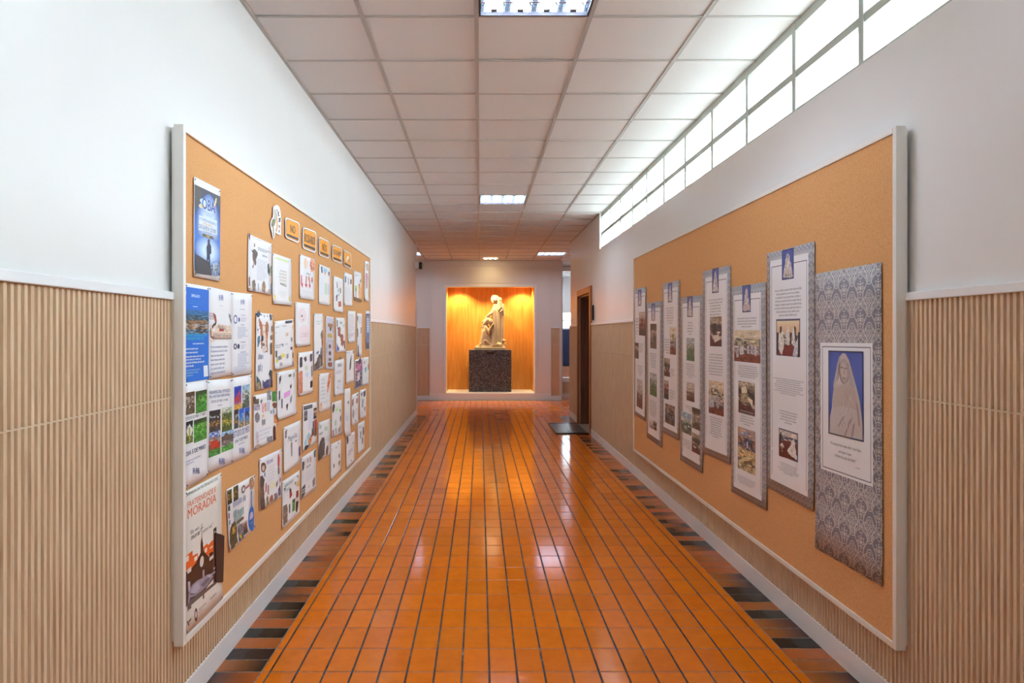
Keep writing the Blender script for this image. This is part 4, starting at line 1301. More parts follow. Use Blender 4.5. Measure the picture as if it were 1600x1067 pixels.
sign('NOS', [(497.3, 369), (513.4, 377.5), (513.4, 404.5), (497.7, 398.8)], 'amber cut-out sign reading NÓS', [('T', 'NÓS', 0.30, 0.17, 0.74, 0.67, BLK, 0.05)])
sign('V', [(518.5, 381.4), (533.1, 387.6), (533.1, 412.3), (518.5, 406.7)], 'amber cut-out sign with one long dark word and white corner', [('T', 'ESTUDAMOS', 0.10, 0.28, 0.90, 0.58, BLK, 0.05), ('P', [(0.86, 0.50), (0.94, 0.48), (0.94, 0.74), (0.84, 0.72)], '#f6efe2')])
sign('W', [(536.4, 389.3), (548.2, 396.6), (548.2, 421.3), (536.4, 415.1)], 'amber cut-out sign half hidden by a pale patch, last of the word signs', [('W', 0.2, 0.28, 0.85, 0.68, 1, BLK, 'c', 0.8), ('P', [(0.30, 0.55), (0.42, 0.30), (0.62, 0.26), (0.66, 0.40), (0.50, 0.48), (0.44, 0.66), (0.34, 0.64)], '#fbf0d8')])
sheet('L', 'cutout_bulb', 'white cut-out of a light bulb with dark ray marks beside the NO sign', [(420, 319), (440, 322), (440, 368), (420, 372)], [
    ('PP', [(66, 360), (75, 310), (100, 280), (120, 290), (130, 330), (110, 380), (85, 400), (70, 390)], '#8a8a5a'),
    ('PP', [(105, 150), (130, 165), (150, 300), (130, 330), (110, 280)], '#c8c8b8'),
    ('P', [(85, 400), (100, 395), (106, 520), (98, 545)], '#9a8a58'),
    ('P', [(125, 160), (150, 240), (160, 400), (140, 470), (125, 440), (142, 400), (140, 250)], '#e8a060'),
    ('P', [(140, 150), (150, 145), (155, 180), (146, 185)], '#22304a'), ('P', [(155, 190), (178, 180), (168, 215), (180, 235), (168, 255), (158, 225)], '#22304a'),
    ('P', [(165, 280), (200, 265), (192, 300), (196, 325), (160, 330), (178, 305)], '#22304a'), ('P', [(165, 370), (190, 380), (182, 400), (195, 410), (182, 415)], '#22304a'), ('P', [(168, 450), (180, 430), (182, 470), (175, 480)], '#22304a'),
], (415, 310, 8.893), 'cut-out', None, outline=[(95, 115), (118, 100), (150, 88), (180, 115), (198, 180), (210, 300), (203, 420), (205, 512), (180, 505), (150, 492), (128, 470), (112, 545), (102, 565), (88, 540), (72, 450), (56, 400), (56, 330), (75, 285), (92, 255)], lift=0.004, curl=0.0, pins=None)

# ------------------------------------------------------------------ student sheets (unit coordinates)
TXT = '#8a90a8'
def st(label, quad, els, crop=None, **kw):
    sheet('L', 'student_sheet', label, quad, els, crop, 'sheet', GS, **kw)

st('white sheet with a brown animal cut-out, tiny figures and pale text', [(387.2, 365), (424.4, 381.4), (422.7, 460.7), (386.7, 454)], [
    ('PP', [(65, 265), (100, 255), (145, 300), (150, 350), (130, 390), (128, 480), (112, 490), (110, 430), (90, 520), (75, 525), (95, 440), (78, 390), (80, 310)], '#5a4a44'),
    ('PP', [(98, 180), (112, 175), (115, 225), (98, 235)], '#a88878'), ('PP', [(20, 40), (50, 45), (40, 140), (28, 110)], '#4a403c'),
    ('PP', [(24, 650), (42, 640), (46, 770), (22, 775)], '#8a6050'), ('PP', [(70, 700), (105, 680), (122, 750), (112, 850), (75, 840)], '#8a7468'), ('PP', [(215, 730), (240, 700), (262, 780), (245, 870), (200, 830)], '#9a7a5c'),
    ('PP', [(285, 470), (305, 460), (322, 560), (312, 640), (286, 580)], '#4a5a68'), ('PP', [(328, 500), (354, 490), (350, 630), (335, 640)], '#8a8a60'), ('PP', [(330, 740), (348, 730), (342, 895), (328, 890)], '#6a7a78'),
    ('W', 70, 85, 340, 210, 2, '#5a5470', 'l', 0.7), ('W', 150, 225, 330, 345, 2, '#6a6478', 'l', 0.6), ('W', 215, 330, 340, 410, 1, '#4a4460', 'l', 0.7),
    ('W', 140, 385, 280, 720, 11, '#c0c8dc', 'l', 0.35), ('PP', [(148, 740), (162, 738), (164, 830), (148, 825)], '#a8b0c0'), ('PP', [(295, 820), (310, 815), (308, 880), (296, 876)], '#b07868')], (385, 360, 8.89))
st('pale sheet with green title band and faint pencil drawing', [(425.7, 394.9), (455, 405), (455.3, 477.5), (425.5, 474.2)], [
    ('R', 0.14, 0.06, 0.84, 0.10, '#d8ecb0'), ('P', [(0.42, 0.36), (0.60, 0.30), (0.68, 0.52), (0.55, 0.62), (0.42, 0.56)], '#f0f0e8'), ('B', 0.36, 0.30, 0.70, 0.58, '#c8c4b4', 0.01),
    ('W', 0.3, 0.34, 0.72, 0.60, 4, '#a8a49c', 'c', 0.3), ('P', [(0.36, 0.56), (0.72, 0.60), (0.70, 0.62), (0.38, 0.59)], '#8a8a8a'), ('W', 0.3, 0.72, 0.7, 0.86, 4, '#d0d8d0', 'c', 0.3),
    ('P', [(0.06, 0.80), (0.16, 0.84), (0.12, 0.92), (0.05, 0.92)], '#f0dc78'), ('P', [(0.84, 0.80), (0.92, 0.82), (0.90, 0.93), (0.82, 0.90)], '#f0dc78')], curl=0.006)
st('white sheet with red arrows and orange flame shapes along its top', [(467.9, 396.7), (491.6, 405.5), (490.6, 469.4), (467.9, 465.8)], [
    ('PP', [(0.72, 0.02), (0.80, -0.06), (0.98, 0.12), (1.02, 0.26), (0.86, 0.30), (0.72, 0.36), (0.76, 0.18), (0.62, 0.22)], '#f0a080'), ('E', 0.24, 0.04, 0.48, 0.30, '#f6d8c0'), ('P', [(0.66, 0.10), (0.74, 0.08), (0.78, 0.26), (0.70, 0.28)], '#c06048'),
    ('W', 0.22, 0.36, 0.92, 0.44, 1, '#6a6aa0', 'c'), ('P', [(0.06, 0.46), (0.12, 0.48), (0.14, 0.64), (0.20, 0.66), (0.16, 0.76), (0.06, 0.68)], '#e05068'), ('P', [(0.38, 0.46), (0.44, 0.46), (0.43, 0.64), (0.48, 0.66), (0.42, 0.74), (0.32, 0.67), (0.37, 0.64)], '#e05068'),
    ('P', [(0.62, 0.52), (0.68, 0.52), (0.68, 0.64), (0.72, 0.66), (0.66, 0.74), (0.58, 0.66), (0.62, 0.64)], '#d84868'), ('P', [(0.78, 0.44), (0.83, 0.45), (0.86, 0.54), (0.80, 0.60), (0.75, 0.54)], '#d84860'), ('E', 0.52, 0.44, 0.66, 0.56, '#d0b088'),
    ('W', 0.15, 0.80, 0.85, 0.94, 3, '#d8dce8', 'c', 0.3)])
st('white sheet with blue and dark doodles on top and pale mint column', [(498.3, 412.2), (516, 419.4), (515.3, 477.6), (497.8, 474.5)], [
    ('PP', [(0.14, 0.05), (0.28, 0.03), (0.30, 0.20), (0.18, 0.20)], '#4a5a78'), ('PP', [(0.34, 0.04), (0.68, 0.06), (0.66, 0.16), (0.40, 0.18)], '#a8d0e8'), ('PP', [(0.78, 0.12), (0.92, 0.10), (0.90, 0.22), (0.80, 0.20)], '#3a4a60'), ('P', [(0.4, 0.17), (0.6, 0.16), (0.5, 0.24)], '#e8a898'),
    ('R', 0.46, 0.42, 0.70, 0.74, '#d8ecdc'), ('R', 0.78, 0.42, 0.94, 0.72, '#dcdcf0'), ('R', 0.1, 0.30, 0.34, 0.78, '#eaf2fa'), ('W', 0.46, 0.46, 0.92, 0.72, 7, '#b8ccc8', 'l', 0.3)])
st('white sheet with scattered blue pens and a small red drawing', [(520.7, 430.4), (535.9, 436.5), (535.9, 488.8), (520.7, 486)], [
    ('PP', [(0.30, 0.15), (0.38, 0.14), (0.42, 0.30), (0.32, 0.34)], '#8a9098'), ('PP', [(0.40, 0.36), (0.55, 0.30), (0.50, 0.48)], '#a8c8dc'), ('PP', [(0.60, 0.28), (0.74, 0.30), (0.76, 0.42), (0.66, 0.46)], '#7a8a78'), ('PP', [(0.24, 0.54), (0.40, 0.50), (0.36, 0.70), (0.26, 0.70)], '#3a4048'),
    ('PP', [(0.46, 0.70), (0.74, 0.66), (0.78, 0.82), (0.50, 0.86)], '#c86a58'), ('P', [(0.42, 0.50), (0.62, 0.46), (0.60, 0.50), (0.44, 0.54)], '#90c8d8')])
st('white sheet with three small bottle pictures near the top edge', [(537.2, 424.7), (550.1, 429.8), (550.1, 478.2), (537.5, 477)], [
    ('PP', [(0.08, 0.13), (0.26, 0.11), (0.26, 0.30), (0.10, 0.31)], '#5a88a8'), ('PP', [(0.46, 0.14), (0.56, 0.14), (0.58, 0.34), (0.48, 0.34)], '#c8b098'), ('PP', [(0.74, 0.16), (0.92, 0.15), (0.92, 0.30), (0.76, 0.31)], '#4a4c50'),
    ('W', 0.1, 0.42, 0.9, 0.88, 10, '#d4dae6', 'l', 0.3)])
st('white sheet with green plant, orange shape and brown strip at its foot', [(552.5, 421.9), (564.5, 427), (564, 472.5), (552.7, 468.6)], [
    ('PP', [(0.14, 0.52), (0.30, 0.46), (0.42, 0.60), (0.30, 0.72), (0.16, 0.68)], '#8cc850'), ('R', 0.2, 0.60, 0.28, 0.90, '#5a6a40'), ('PP', [(0.62, 0.40), (0.80, 0.36), (0.98, 0.50), (0.95, 0.90), (0.64, 0.88)], '#f0b078'), ('PP', [(0.62, 0.42), (0.76, 0.38), (0.74, 0.52), (0.64, 0.52)], '#d07040'),
    ('PP', [(0.82, 0.22), (0.94, 0.22), (0.92, 0.34), (0.82, 0.34)], '#4a5a58'), ('R', 0.0, 0.89, 1.0, 1.0, '#6a5a40'), ('W', 0.2, 0.1, 0.8, 0.16, 1, '#a8b0c4', 'c'), ('P', [(0.2, 0.12), (0.28, 0.12), (0.26, 0.22)], '#3a4044')])
st('narrow curled pinkish sheet in the top far corner of the cork board', [(569.6, 406.7), (576.3, 409.6), (575, 471.4), (569, 469.7)], [
    ('PP', [(0.2, 0.06), (0.85, 0.06), (0.9, 0.22), (0.3, 0.24)], '#d8c8b8'), ('PP', [(0.3, 0.32), (0.7, 0.30), (0.75, 0.64), (0.5, 0.70)], '#c87888'), ('W', 0.2, 0.3, 0.9, 0.7, 6, '#b06878', 'l', 0.5)], curl=0.01)
# second row
st('tall sheet with a large dog portrait and a blue dolphin cut-out', [(399.8, 488), (425.2, 490.7), (424.1, 604.3), (398.5, 610)], [
    ('PP', [(65, 110), (95, 95), (112, 65), (112, 100), (150, 140), (120, 130), (105, 155), (85, 160)], '#3a5068'),
    ('PP', [(98, 150), (112, 165), (145, 250), (190, 245), (190, 215), (212, 212), (222, 300), (212, 330), (214, 575), (150, 578), (128, 490), (132, 400), (125, 300), (108, 260)], '#c07a50'),
    ('PP', [(145, 265), (180, 255), (178, 330), (190, 440), (205, 560), (150, 575), (135, 480), (160, 400)], '#ede2d8'),
    ('PP', [(132, 380), (155, 370), (160, 420), (145, 450), (132, 440)], '#33282a'), ('PP', [(135, 460), (175, 470), (170, 500), (140, 500)], '#8a6a64'), ('E', 185, 300, 200, 325, '#2a2020'), ('PP', [(200, 240), (218, 230), (220, 300), (205, 290)], '#a8603a'),
    ('PP', [(250, 270), (268, 250), (272, 320), (255, 345)], '#6a6054'), ('PP', [(236, 380), (268, 360), (270, 430), (240, 430)], '#8a7060'), ('PP', [(234, 470), (264, 450), (262, 600), (236, 600)], '#7a6654'),
    ('PP', [(85, 400), (118, 370), (115, 460), (88, 520)], '#4a7a9a'), ('PP', [(80, 300), (100, 290), (95, 330)], '#5a8aa8'), ('PP', [(225, 120), (255, 130), (258, 190), (238, 200)], '#5a5a68'), ('PP', [(158, 115), (175, 150), (165, 160)], '#6a6a60'), ('PP', [(195, 130), (212, 145), (205, 158)], '#5a6a60'),
    ('WL', 96, 600, 228, 62, 1, '#a4a8c0', 'l', 0.8), ('W', 92, 720, 230, 790, 1, '#a4a8c4', 'l', 0.8),
    ('PP', [(70, 850), (95, 880), (125, 930), (120, 1010), (70, 1015)], '#3a5a5c'), ('PP', [(140, 890), (165, 930), (195, 900), (228, 890), (228, 985), (150, 1005)], '#4a4a7a'), ('PP', [(215, 830), (235, 780), (260, 800), (262, 980), (235, 990), (238, 880)], '#3a4048'), ('PP', [(70, 935), (110, 930), (115, 1000), (80, 1020)], '#a89068'), ('E', 245, 800, 262, 835, '#4a5058')], (390, 475, 7.62))
st('white sheet with dark title bar and yellow letters near its foot', [(428.5, 502), (457.6, 498.6), (458.2, 572.1), (428.7, 578.7)], [
    ('R', 0.55, 0.02, 0.94, 0.075, '#3a3c44'), ('W', 0.4, 0.10, 0.80, 0.14, 1, '#4a4c58'), ('W', 0.05, 0.10, 0.34, 0.15, 1, '#b0b4c4'), ('W', 0.05, 0.21, 0.26, 0.26, 1, '#8a90a8'), ('PP', [(0.55, 0.28), (0.72, 0.26), (0.72, 0.33), (0.60, 0.35)], '#f0d0bc'),
    ('W', 0.05, 0.48, 0.40, 0.56, 2, '#4a4c60'), ('W', 0.56, 0.48, 0.78, 0.53, 1, '#7a80a0'), ('PP', [(0.03, 0.60), (0.13, 0.60), (0.13, 0.74), (0.04, 0.74)], '#6a6a60'), ('PP', [(0.30, 0.48), (0.46, 0.48), (0.44, 0.56)], '#9ab0c0'),
    ('W', 0.10, 0.71, 0.52, 0.82, 1, '#5a5640', 'l', 0.7), ('P', [(0.36, 0.68), (0.52, 0.70), (0.50, 0.78), (0.34, 0.76)], '#f0e060'), ('P', [(0.06, 0.78), (0.18, 0.80), (0.14, 0.86), (0.06, 0.84)], '#e8d858'), ('W', 0.60, 0.71, 0.76, 0.81, 1, '#4a4c5c', 'l', 0.8), ('W', 0.24, 0.86, 0.62, 0.94, 1, '#5a6a88', 'l', 0.8),
    ('P', [(0.94, 0.12), (1.0, 0.12), (1.0, 0.20), (0.94, 0.20)], '#e8b090'), ('PP', [(0.85, 0.38), (0.95, 0.38), (0.95, 0.48), (0.86, 0.46)], '#8a8a90'), ('PP', [(0.82, 0.58), (0.94, 0.58), (0.94, 0.64), (0.82, 0.64)], '#4a4a58'), ('PP', [(0.93, 0.72), (1.0, 0.70), (1.0, 0.82), (0.94, 0.82)], '#7a5a40'), ('P', [(0.9, 0.90), (0.96, 0.90), (0.94, 0.96), (0.9, 0.96)], '#4a78a8')])
st('pale pink sheet with a faint sketched face', [(460.9, 471.7), (484.8, 474.5), (484.2, 539.6), (461.3, 542.4)], [
    ('E', 0.14, 0.12, 0.72, 0.46, '#f2e4ea'), ('E', 0.2, 0.5, 0.95, 0.95, '#f6e6ec'), ('P', [(0.36, 0.28), (0.46, 0.29), (0.44, 0.33), (0.36, 0.32)], '#5a5a68'), ('P', [(0.46, 0.38), (0.54, 0.38), (0.50, 0.41)], '#3a3a48'), ('B', 0.38, 0.70, 0.88, 0.78, '#d8b8c4', 0.006), ('W', 0.42, 0.71, 0.84, 0.77, 1, '#e0c4d0', 'c')])
st('tall sheet with a stack of books climbing its far edge', [(490.1, 489.7), (504.2, 490.4), (504.2, 575.4), (490.1, 579.7)], [
    ('W', 0.2, 0.12, 0.8, 0.20, 2, '#b8ccc4', 'c'), ('PP', [(0.70, 0.36), (0.98, 0.28), (1.0, 0.46), (0.80, 0.48)], '#7a6a60'), ('PP', [(0.82, 0.48), (1.0, 0.46), (1.0, 0.60), (0.84, 0.60)], '#a05848'), ('PP', [(0.72, 0.62), (1.0, 0.58), (1.0, 0.78), (0.6, 0.80)], '#8a8a98'), ('PP', [(0.02, 0.88), (0.28, 0.84), (0.5, 0.72), (0.98, 0.76), (0.95, 0.95), (0.05, 0.99)], '#5a504c'),
    ('PP', [(0.10, 0.90), (0.30, 0.86), (0.32, 0.96), (0.08, 0.98)], '#3a3434'), ('PP', [(0.55, 0.82), (0.75, 0.80), (0.72, 0.94), (0.56, 0.95)], '#a89888'), ('P', [(0.22, 0.68), (0.52, 0.66), (0.50, 0.71), (0.24, 0.72)], '#5a78a8')])
st('grey sheet with a column of brown and yellow picture blocks', [(508.4, 493.2), (521.4, 496), (520.8, 576.8), (508.4, 576.8)], [
    ('R', 0.02, 0.02, 0.98, 0.99, '#cfcddc'), ('PP', [(0.25, 0.13), (0.82, 0.13), (0.82, 0.20), (0.25, 0.20)], '#a06a30'), ('PP', [(0.45, 0.20), (0.70, 0.20), (0.68, 0.27), (0.48, 0.27)], '#4a3c34'), ('PP', [(0.22, 0.32), (0.80, 0.32), (0.80, 0.40), (0.22, 0.40)], '#c8a850'),
    ('PP', [(0.36, 0.53), (0.66, 0.53), (0.66, 0.60), (0.36, 0.60)], '#6a4428'), ('PP', [(0.36, 0.66), (0.66, 0.66), (0.66, 0.73), (0.36, 0.73)], '#6a4428'), ('PP', [(0.36, 0.79), (0.66, 0.79), (0.66, 0.84), (0.36, 0.84)], '#7a5028'), ('PP', [(0.28, 0.87), (0.78, 0.87), (0.78, 0.95), (0.28, 0.95)], '#8a5020'),
    ('R', 0.86, 0.08, 0.92, 0.30, '#3a3848'), ('W', 0.1, 0.44, 0.9, 0.50, 2, '#7a7898', 'c'), ('R', 0.88, 0.45, 0.94, 0.62, '#5a7888'), ('R', 0.08, 0.50, 0.14, 0.70, '#8a88a0')])
st('white sheet with a red brick stair shape and blue foot', [(524.2, 496), (538.6, 496.8), (539.5, 548.8), (524.7, 550.8)], [
    ('PP', [(0.10, 0.27), (0.46, 0.27), (0.46, 0.48), (0.72, 0.48), (0.82, 0.72), (0.72, 0.86), (0.5, 0.80), (0.5, 0.58), (0.2, 0.54), (0.2, 0.34)], '#a05048'), ('P', [(0.06, 0.72), (0.18, 0.82), (0.32, 0.88), (0.28, 0.95), (0.05, 0.96)], '#3458a0'), ('PP', [(0.80, 0.70), (0.94, 0.66), (0.95, 0.92), (0.84, 0.94)], '#5a5048'), ('PP', [(0.08, 0.08), (0.18, 0.06), (0.2, 0.26), (0.1, 0.28)], '#3a3438'),
    ('W', 0.3, 0.10, 0.8, 0.20, 1, '#4a4450', 'c', 0.7), ('P', [(0.75, 0.22), (0.92, 0.18), (0.90, 0.30)], '#90d0c8')])
st('pinkish white sheet filled with faint handwriting', [(542.8, 485.5), (555.2, 486.3), (554.6, 534.4), (543.4, 536.1)], [('W', 0.12, 0.1, 0.9, 0.66, 10, '#dccfd8', 'l', 0.35), ('W', 0.12, 0.7, 0.9, 0.86, 3, '#c8b4c8', 'l', 0.5)])
st('narrow sheet with dark sideways lettering and a black tower shape', [(557.5, 489.2), (565.3, 490.2), (565, 557.4), (557.5, 557.4)], [
    ('PP', [(0.02, 0.08), (0.22, 0.06), (0.2, 0.18), (0.05, 0.18)], '#5a6070'), ('PP', [(0.02, 0.36), (0.22, 0.34), (0.24, 0.52), (0.06, 0.56)], '#3a3c44'), ('PP', [(0.72, 0.32), (0.94, 0.30), (0.92, 0.46), (0.74, 0.46)], '#7a8090'), ('PP', [(0.18, 0.72), (0.28, 0.72), (0.40, 0.90), (0.42, 1.0), (0.08, 1.0)], '#2c2c30'), ('R', 0.3, 0.06, 0.9, 0.24, '#dce6f0')])
st('small blue night-sky poster by the far frame of the cork board', [(571, 485.5), (577.9, 485.9), (576.9, 546.9), (571, 546.9)], [
    ('R', 0.04, 0.07, 0.92, 0.97, '#3a4468'), ('PP', [(0.3, 0.12), (0.7, 0.10), (0.9, 0.5), (0.8, 0.85), (0.3, 0.8), (0.2, 0.4)], '#6a9ad0'), ('W', 0.25, 0.18, 0.85, 0.55, 6, '#dfe8f4', 'c', 0.6), ('P', [(0.45, 0.56), (0.62, 0.56), (0.64, 0.78), (0.44, 0.78)], '#1a2a58'), ('R', 0.04, 0.82, 0.5, 0.97, '#33333c')])
# third row
st('collage sheet with pink and orange blocks and brown objects sticking out', [(395.9, 617.9), (432, 610.7), (430.7, 687.5), (395.9, 704.5)], [
    ('PP', [(200, 310), (245, 290), (258, 420), (205, 425)], '#9aa0a8'), ('PP', [(260, 320), (312, 305), (315, 435), (262, 440)], '#3a8a38'), ('PP', [(262, 470), (290, 445), (318, 455), (312, 510), (285, 520)], '#7a4a30'), ('PP', [(45, 380), (60, 370), (75, 410), (105, 400), (105, 470), (48, 470)], '#5a5040'), ('PP', [(45, 480), (120, 470), (118, 535), (48, 545)], '#a8a0b0'),
    ('PP', [(140, 465), (168, 455), (168, 565), (142, 570)], '#f0b8c8'), ('PP', [(172, 455), (192, 450), (195, 550), (175, 558)], '#f0a880'), ('PP', [(122, 430), (140, 405), (146, 420), (132, 478)], '#4a4854'), ('R', 204, 440, 236, 545, '#d4d8ec'), ('PP', [(55, 600), (85, 560), (115, 600), (112, 660), (80, 692), (62, 660)], '#7a7a84'), ('P', [(138, 600), (160, 585), (172, 610), (150, 635)], '#f0c890'),
    ('W', 140, 650, 228, 690, 1, '#5a5a68', 'l', 0.8), ('PP', [(285, 600), (310, 585), (318, 650), (350, 660), (340, 690), (285, 695)], '#e08848'), ('PP', [(275, 740), (290, 720), (306, 740), (302, 890), (275, 905)], '#6a3c2c'), ('PP', [(198, 865), (268, 840), (265, 905), (195, 935)], '#8a8a90'), ('W', 110, 770, 262, 850, 3, '#d8d8ec', 'l', 0.3), ('PP', [(66, 800), (100, 790), (102, 930), (70, 940)], '#dcd0dc'),
    ('PP', [(50, 975), (95, 940), (140, 965), (120, 985), (70, 1000)], '#a88a78'), ('PP', [(235, 545), (265, 535), (262, 580), (240, 585)], '#a8b8c0'), ('PP', [(275, 530), (285, 528), (285, 580), (276, 585)], '#4a88b8')], (390, 570, 7.62), curl=0.001)
st('white sheet with a magenta block ringed by small black stickers', [(432.7, 581.8), (461.9, 575.9), (462.2, 646.1), (432.7, 657.3)], [
    ('P', [(405, 340), (480, 298), (478, 360), (405, 402)], '#f0a8ec'), ('PP', [(345, 160), (368, 120), (372, 180), (350, 240)], '#4a3c34'), ('PP', [(458, 115), (492, 108), (492, 138), (460, 145)], '#6a6440'), ('PP', [(475, 250), (495, 222), (495, 270), (480, 288)], '#3a3a48'), ('PP', [(342, 320), (358, 300), (358, 410), (342, 430)], '#33323a'), ('PP', [(372, 410), (388, 400), (388, 515), (374, 520)], '#4a4a58'), ('PP', [(428, 480), (455, 455), (450, 500), (442, 550), (434, 520)], '#3a383c'), ('PP', [(475, 400), (500, 350), (498, 420), (480, 468)], '#8a90a8'), ('PP', [(515, 110), (528, 70), (528, 130), (516, 170)], '#8a8a80')], (390, 570, 7.62), curl=0.007)
st('white sheet with an orange strip and small round stickers', [(465.5, 551.5), (488.7, 548), (488, 613.4), (465.5, 619.3)], [
    ('PP', [(0.02, 0.44), (0.28, 0.42), (0.28, 0.94), (0.02, 0.97)], '#d88868'), ('PP', [(0.08, 0.12), (0.26, 0.10), (0.26, 0.34), (0.10, 0.36)], '#3c3c46'), ('PP', [(0.34, 0.14), (0.5, 0.10), (0.56, 0.2), (0.44, 0.24)], '#4a4a50'), ('PP', [(0.76, 0.08), (0.95, 0.06), (0.94, 0.24), (0.78, 0.26)], '#4a4a58'), ('PP', [(0.86, 0.36), (0.94, 0.34), (0.98, 0.60), (0.88, 0.62)], '#4a6a88'), ('PP', [(0.80, 0.72), (0.98, 0.70), (0.98, 0.86), (0.80, 0.88)], '#33343c'), ('E', 0.42, 0.32, 0.62, 0.44, '#d8e4c8'), ('E', 0.44, 0.48, 0.70, 0.60, '#d8e4f4')])
st('white sheet with an orange lightning strip on its far side', [(498.3, 583.9), (516.9, 581.8), (516.3, 637.8), (498, 645)], [
    ('PP', [(0.78, 0.02), (0.98, 0.0), (0.98, 0.2), (0.80, 0.42), (0.84, 0.40), (0.62, 0.66), (0.70, 0.38), (0.64, 0.40)], '#e88a60'), ('W', 0.15, 0.12, 0.55, 0.8, 7, '#c8ccdc', 'l', 0.3), ('PP', [(0.05, 0.78), (0.18, 0.74), (0.3, 0.92), (0.05, 0.97)], '#f0c8a8'), ('W', 0.4, 0.74, 0.9, 0.82, 2, '#d8d0c8', 'l', 0.4)])
st('white sheet with pale lilac scribbles and torn top edge', [(522.1, 563.9), (537.5, 560), (536.9, 615), (522.1, 619)], [
    ('W', 0.25, 0.10, 0.85, 0.22, 1, '#7a80b0', 'c', 0.6), ('W', 0.15, 0.30, 0.85, 0.40, 2, '#b0a8cc', 'l', 0.4), ('P', [(0.4, -0.04), (0.6, -0.10), (0.7, 0.0)], '#7a6a58'), ('PP', [(0.2, 0.55), (0.8, 0.5), (0.7, 0.9), (0.2, 0.9)], '#eef0f8')])
st('white sheet with one dark green slanted strip in the middle', [(540.4, 548.8), (552.6, 546.9), (552.6, 595.4), (540.4, 600)], [
    ('PP', [(0.45, 0.36), (0.62, 0.16), (0.70, 0.15), (0.60, 0.56), (0.40, 0.62)], '#5a6450'), ('P', [(0.86, 0.02), (1.0, 0.02), (0.96, 0.10), (0.86, 0.10)], '#33343c'), ('W', 0.1, 0.02, 0.7, 0.07, 1, '#a8b4d4'), ('W', 0.1, 0.70, 0.6, 0.85, 3, '#d8dce8', 'l', 0.3)])
st('collage sheet of pink and black figures by the far frame', [(554.3, 562.6), (566.4, 558.7), (565.7, 603.9), (553.9, 609.1)], [
    ('PH', 0.06, 0.05, 0.94, 0.95, 'pinkpic', 6), ('PP', [(0.45, 0.02), (0.75, -0.02), (0.78, 0.16), (0.52, 0.18)], '#3a3034'), ('PP', [(0.3, 0.26), (0.7, 0.22), (0.7, 0.36), (0.34, 0.40)], '#e070a8'), ('PP', [(0.3, 0.5), (0.66, 0.44), (0.62, 0.72), (0.3, 0.76)], '#eceaf0')])
st('white sheet with a teal splash tucked beside the pink collage', [(566.4, 558.7), (575.8, 557.4), (575.6, 600), (566.4, 602.6)], [
    ('PP', [(0.25, 0.40), (0.62, 0.34), (0.70, 0.50), (0.40, 0.58)], '#80c8d8'), ('PP', [(0.86, 0.34), (1.0, 0.20), (1.0, 0.46), (0.88, 0.48)], '#b05a58'), ('P', [(0.2, 0.16), (0.34, 0.14), (0.32, 0.26)], '#4a4a58'), ('W', 0.15, 0.70, 0.9, 0.9, 4, '#c8d4dc', 'l', 0.3)])
# fourth row
st('white sheet with slanted blue script in its centre', [(442.8, 667.8), (469.8, 656), (469.2, 721.3), (442.8, 741)], [
    ('T', 'Magnólia', 0.22, 0.24, 0.76, 0.40, '#6a88a0', 0.02, 0.2), ('PP', [(0.06, 0.10), (0.18, 0.06), (0.16, 0.26), (0.06, 0.24)], '#8a8a90'), ('PP', [(0.38, 0.42), (0.48, 0.40), (0.48, 0.72), (0.42, 0.74)], '#9a8a80'), ('PP', [(0.86, 0.62), (0.98, 0.60), (0.98, 0.84), (0.88, 0.86)], '#6a5a8a'), ('PP', [(0.64, 0.42), (0.74, 0.40), (0.70, 0.48)], '#6a6a88')])
st('photo collage sheet with an orange fox and blue water', [(472.7, 632.7), (495, 627.5), (493.5, 691.4), (472.7, 705.9)], [
    ('PH', 0.05, 0.03, 0.65, 0.12, 'grey', 5), ('PH', 0.08, 0.14, 0.3, 0.36, 'grey', 4), ('PH', 0.74, 0.14, 0.98, 0.40, 'face', 4), ('PH', 0.62, 0.44, 0.80, 0.78, 'grey', 4), ('PH', 0.82, 0.42, 1.0, 0.82, 'red', 4), ('PP', [(0.1, 0.80), (0.4, 0.64), (0.6, 0.76), (0.4, 0.9), (0.1, 0.92)], '#a8d4ec'), ('PP', [(0.36, 0.84), (0.60, 0.72), (0.68, 0.68), (0.64, 0.86), (0.40, 0.96)], '#c87438'), ('PP', [(0.05, 0.98), (0.15, 0.90), (0.5, 0.94), (0.7, 0.92), (0.2, 1.0)], '#3a2c28'), ('R', 0.36, 0.16, 0.68, 0.60, '#e4e8f4')])
st('white sheet with green heading and a large dark elephant photograph', [(497.2, 660.1), (515.5, 653.7), (515.2, 708.7), (497.2, 720.7)], [
    ('W', 0.06, 0.07, 0.42, 0.20, 1, '#58a878', 'l', 0.8), ('W', 0.5, 0.18, 0.95, 0.30, 1, '#6ac0a0', 'l', 0.8), ('W', 0.06, 0.26, 0.6, 0.36, 1, '#58a888', 'l', 0.6), ('PP', [(0.08, 0.54), (0.30, 0.42), (0.50, 0.48), (0.54, 0.66), (0.52, 0.92), (0.2, 0.98), (0.0, 0.99), (0.02, 0.62)], '#4a4642'), ('PP', [(0.3, 0.52), (0.42, 0.56), (0.40, 0.80), (0.32, 0.9)], '#6a625c'), ('PP', [(0.62, 0.80), (0.76, 0.70), (0.84, 0.80), (0.80, 0.95), (0.62, 0.97)], '#6a5a50'), ('W', 0.58, 0.44, 0.95, 0.68, 5, '#b8c0d4', 'l', 0.3)], curl=0.001)
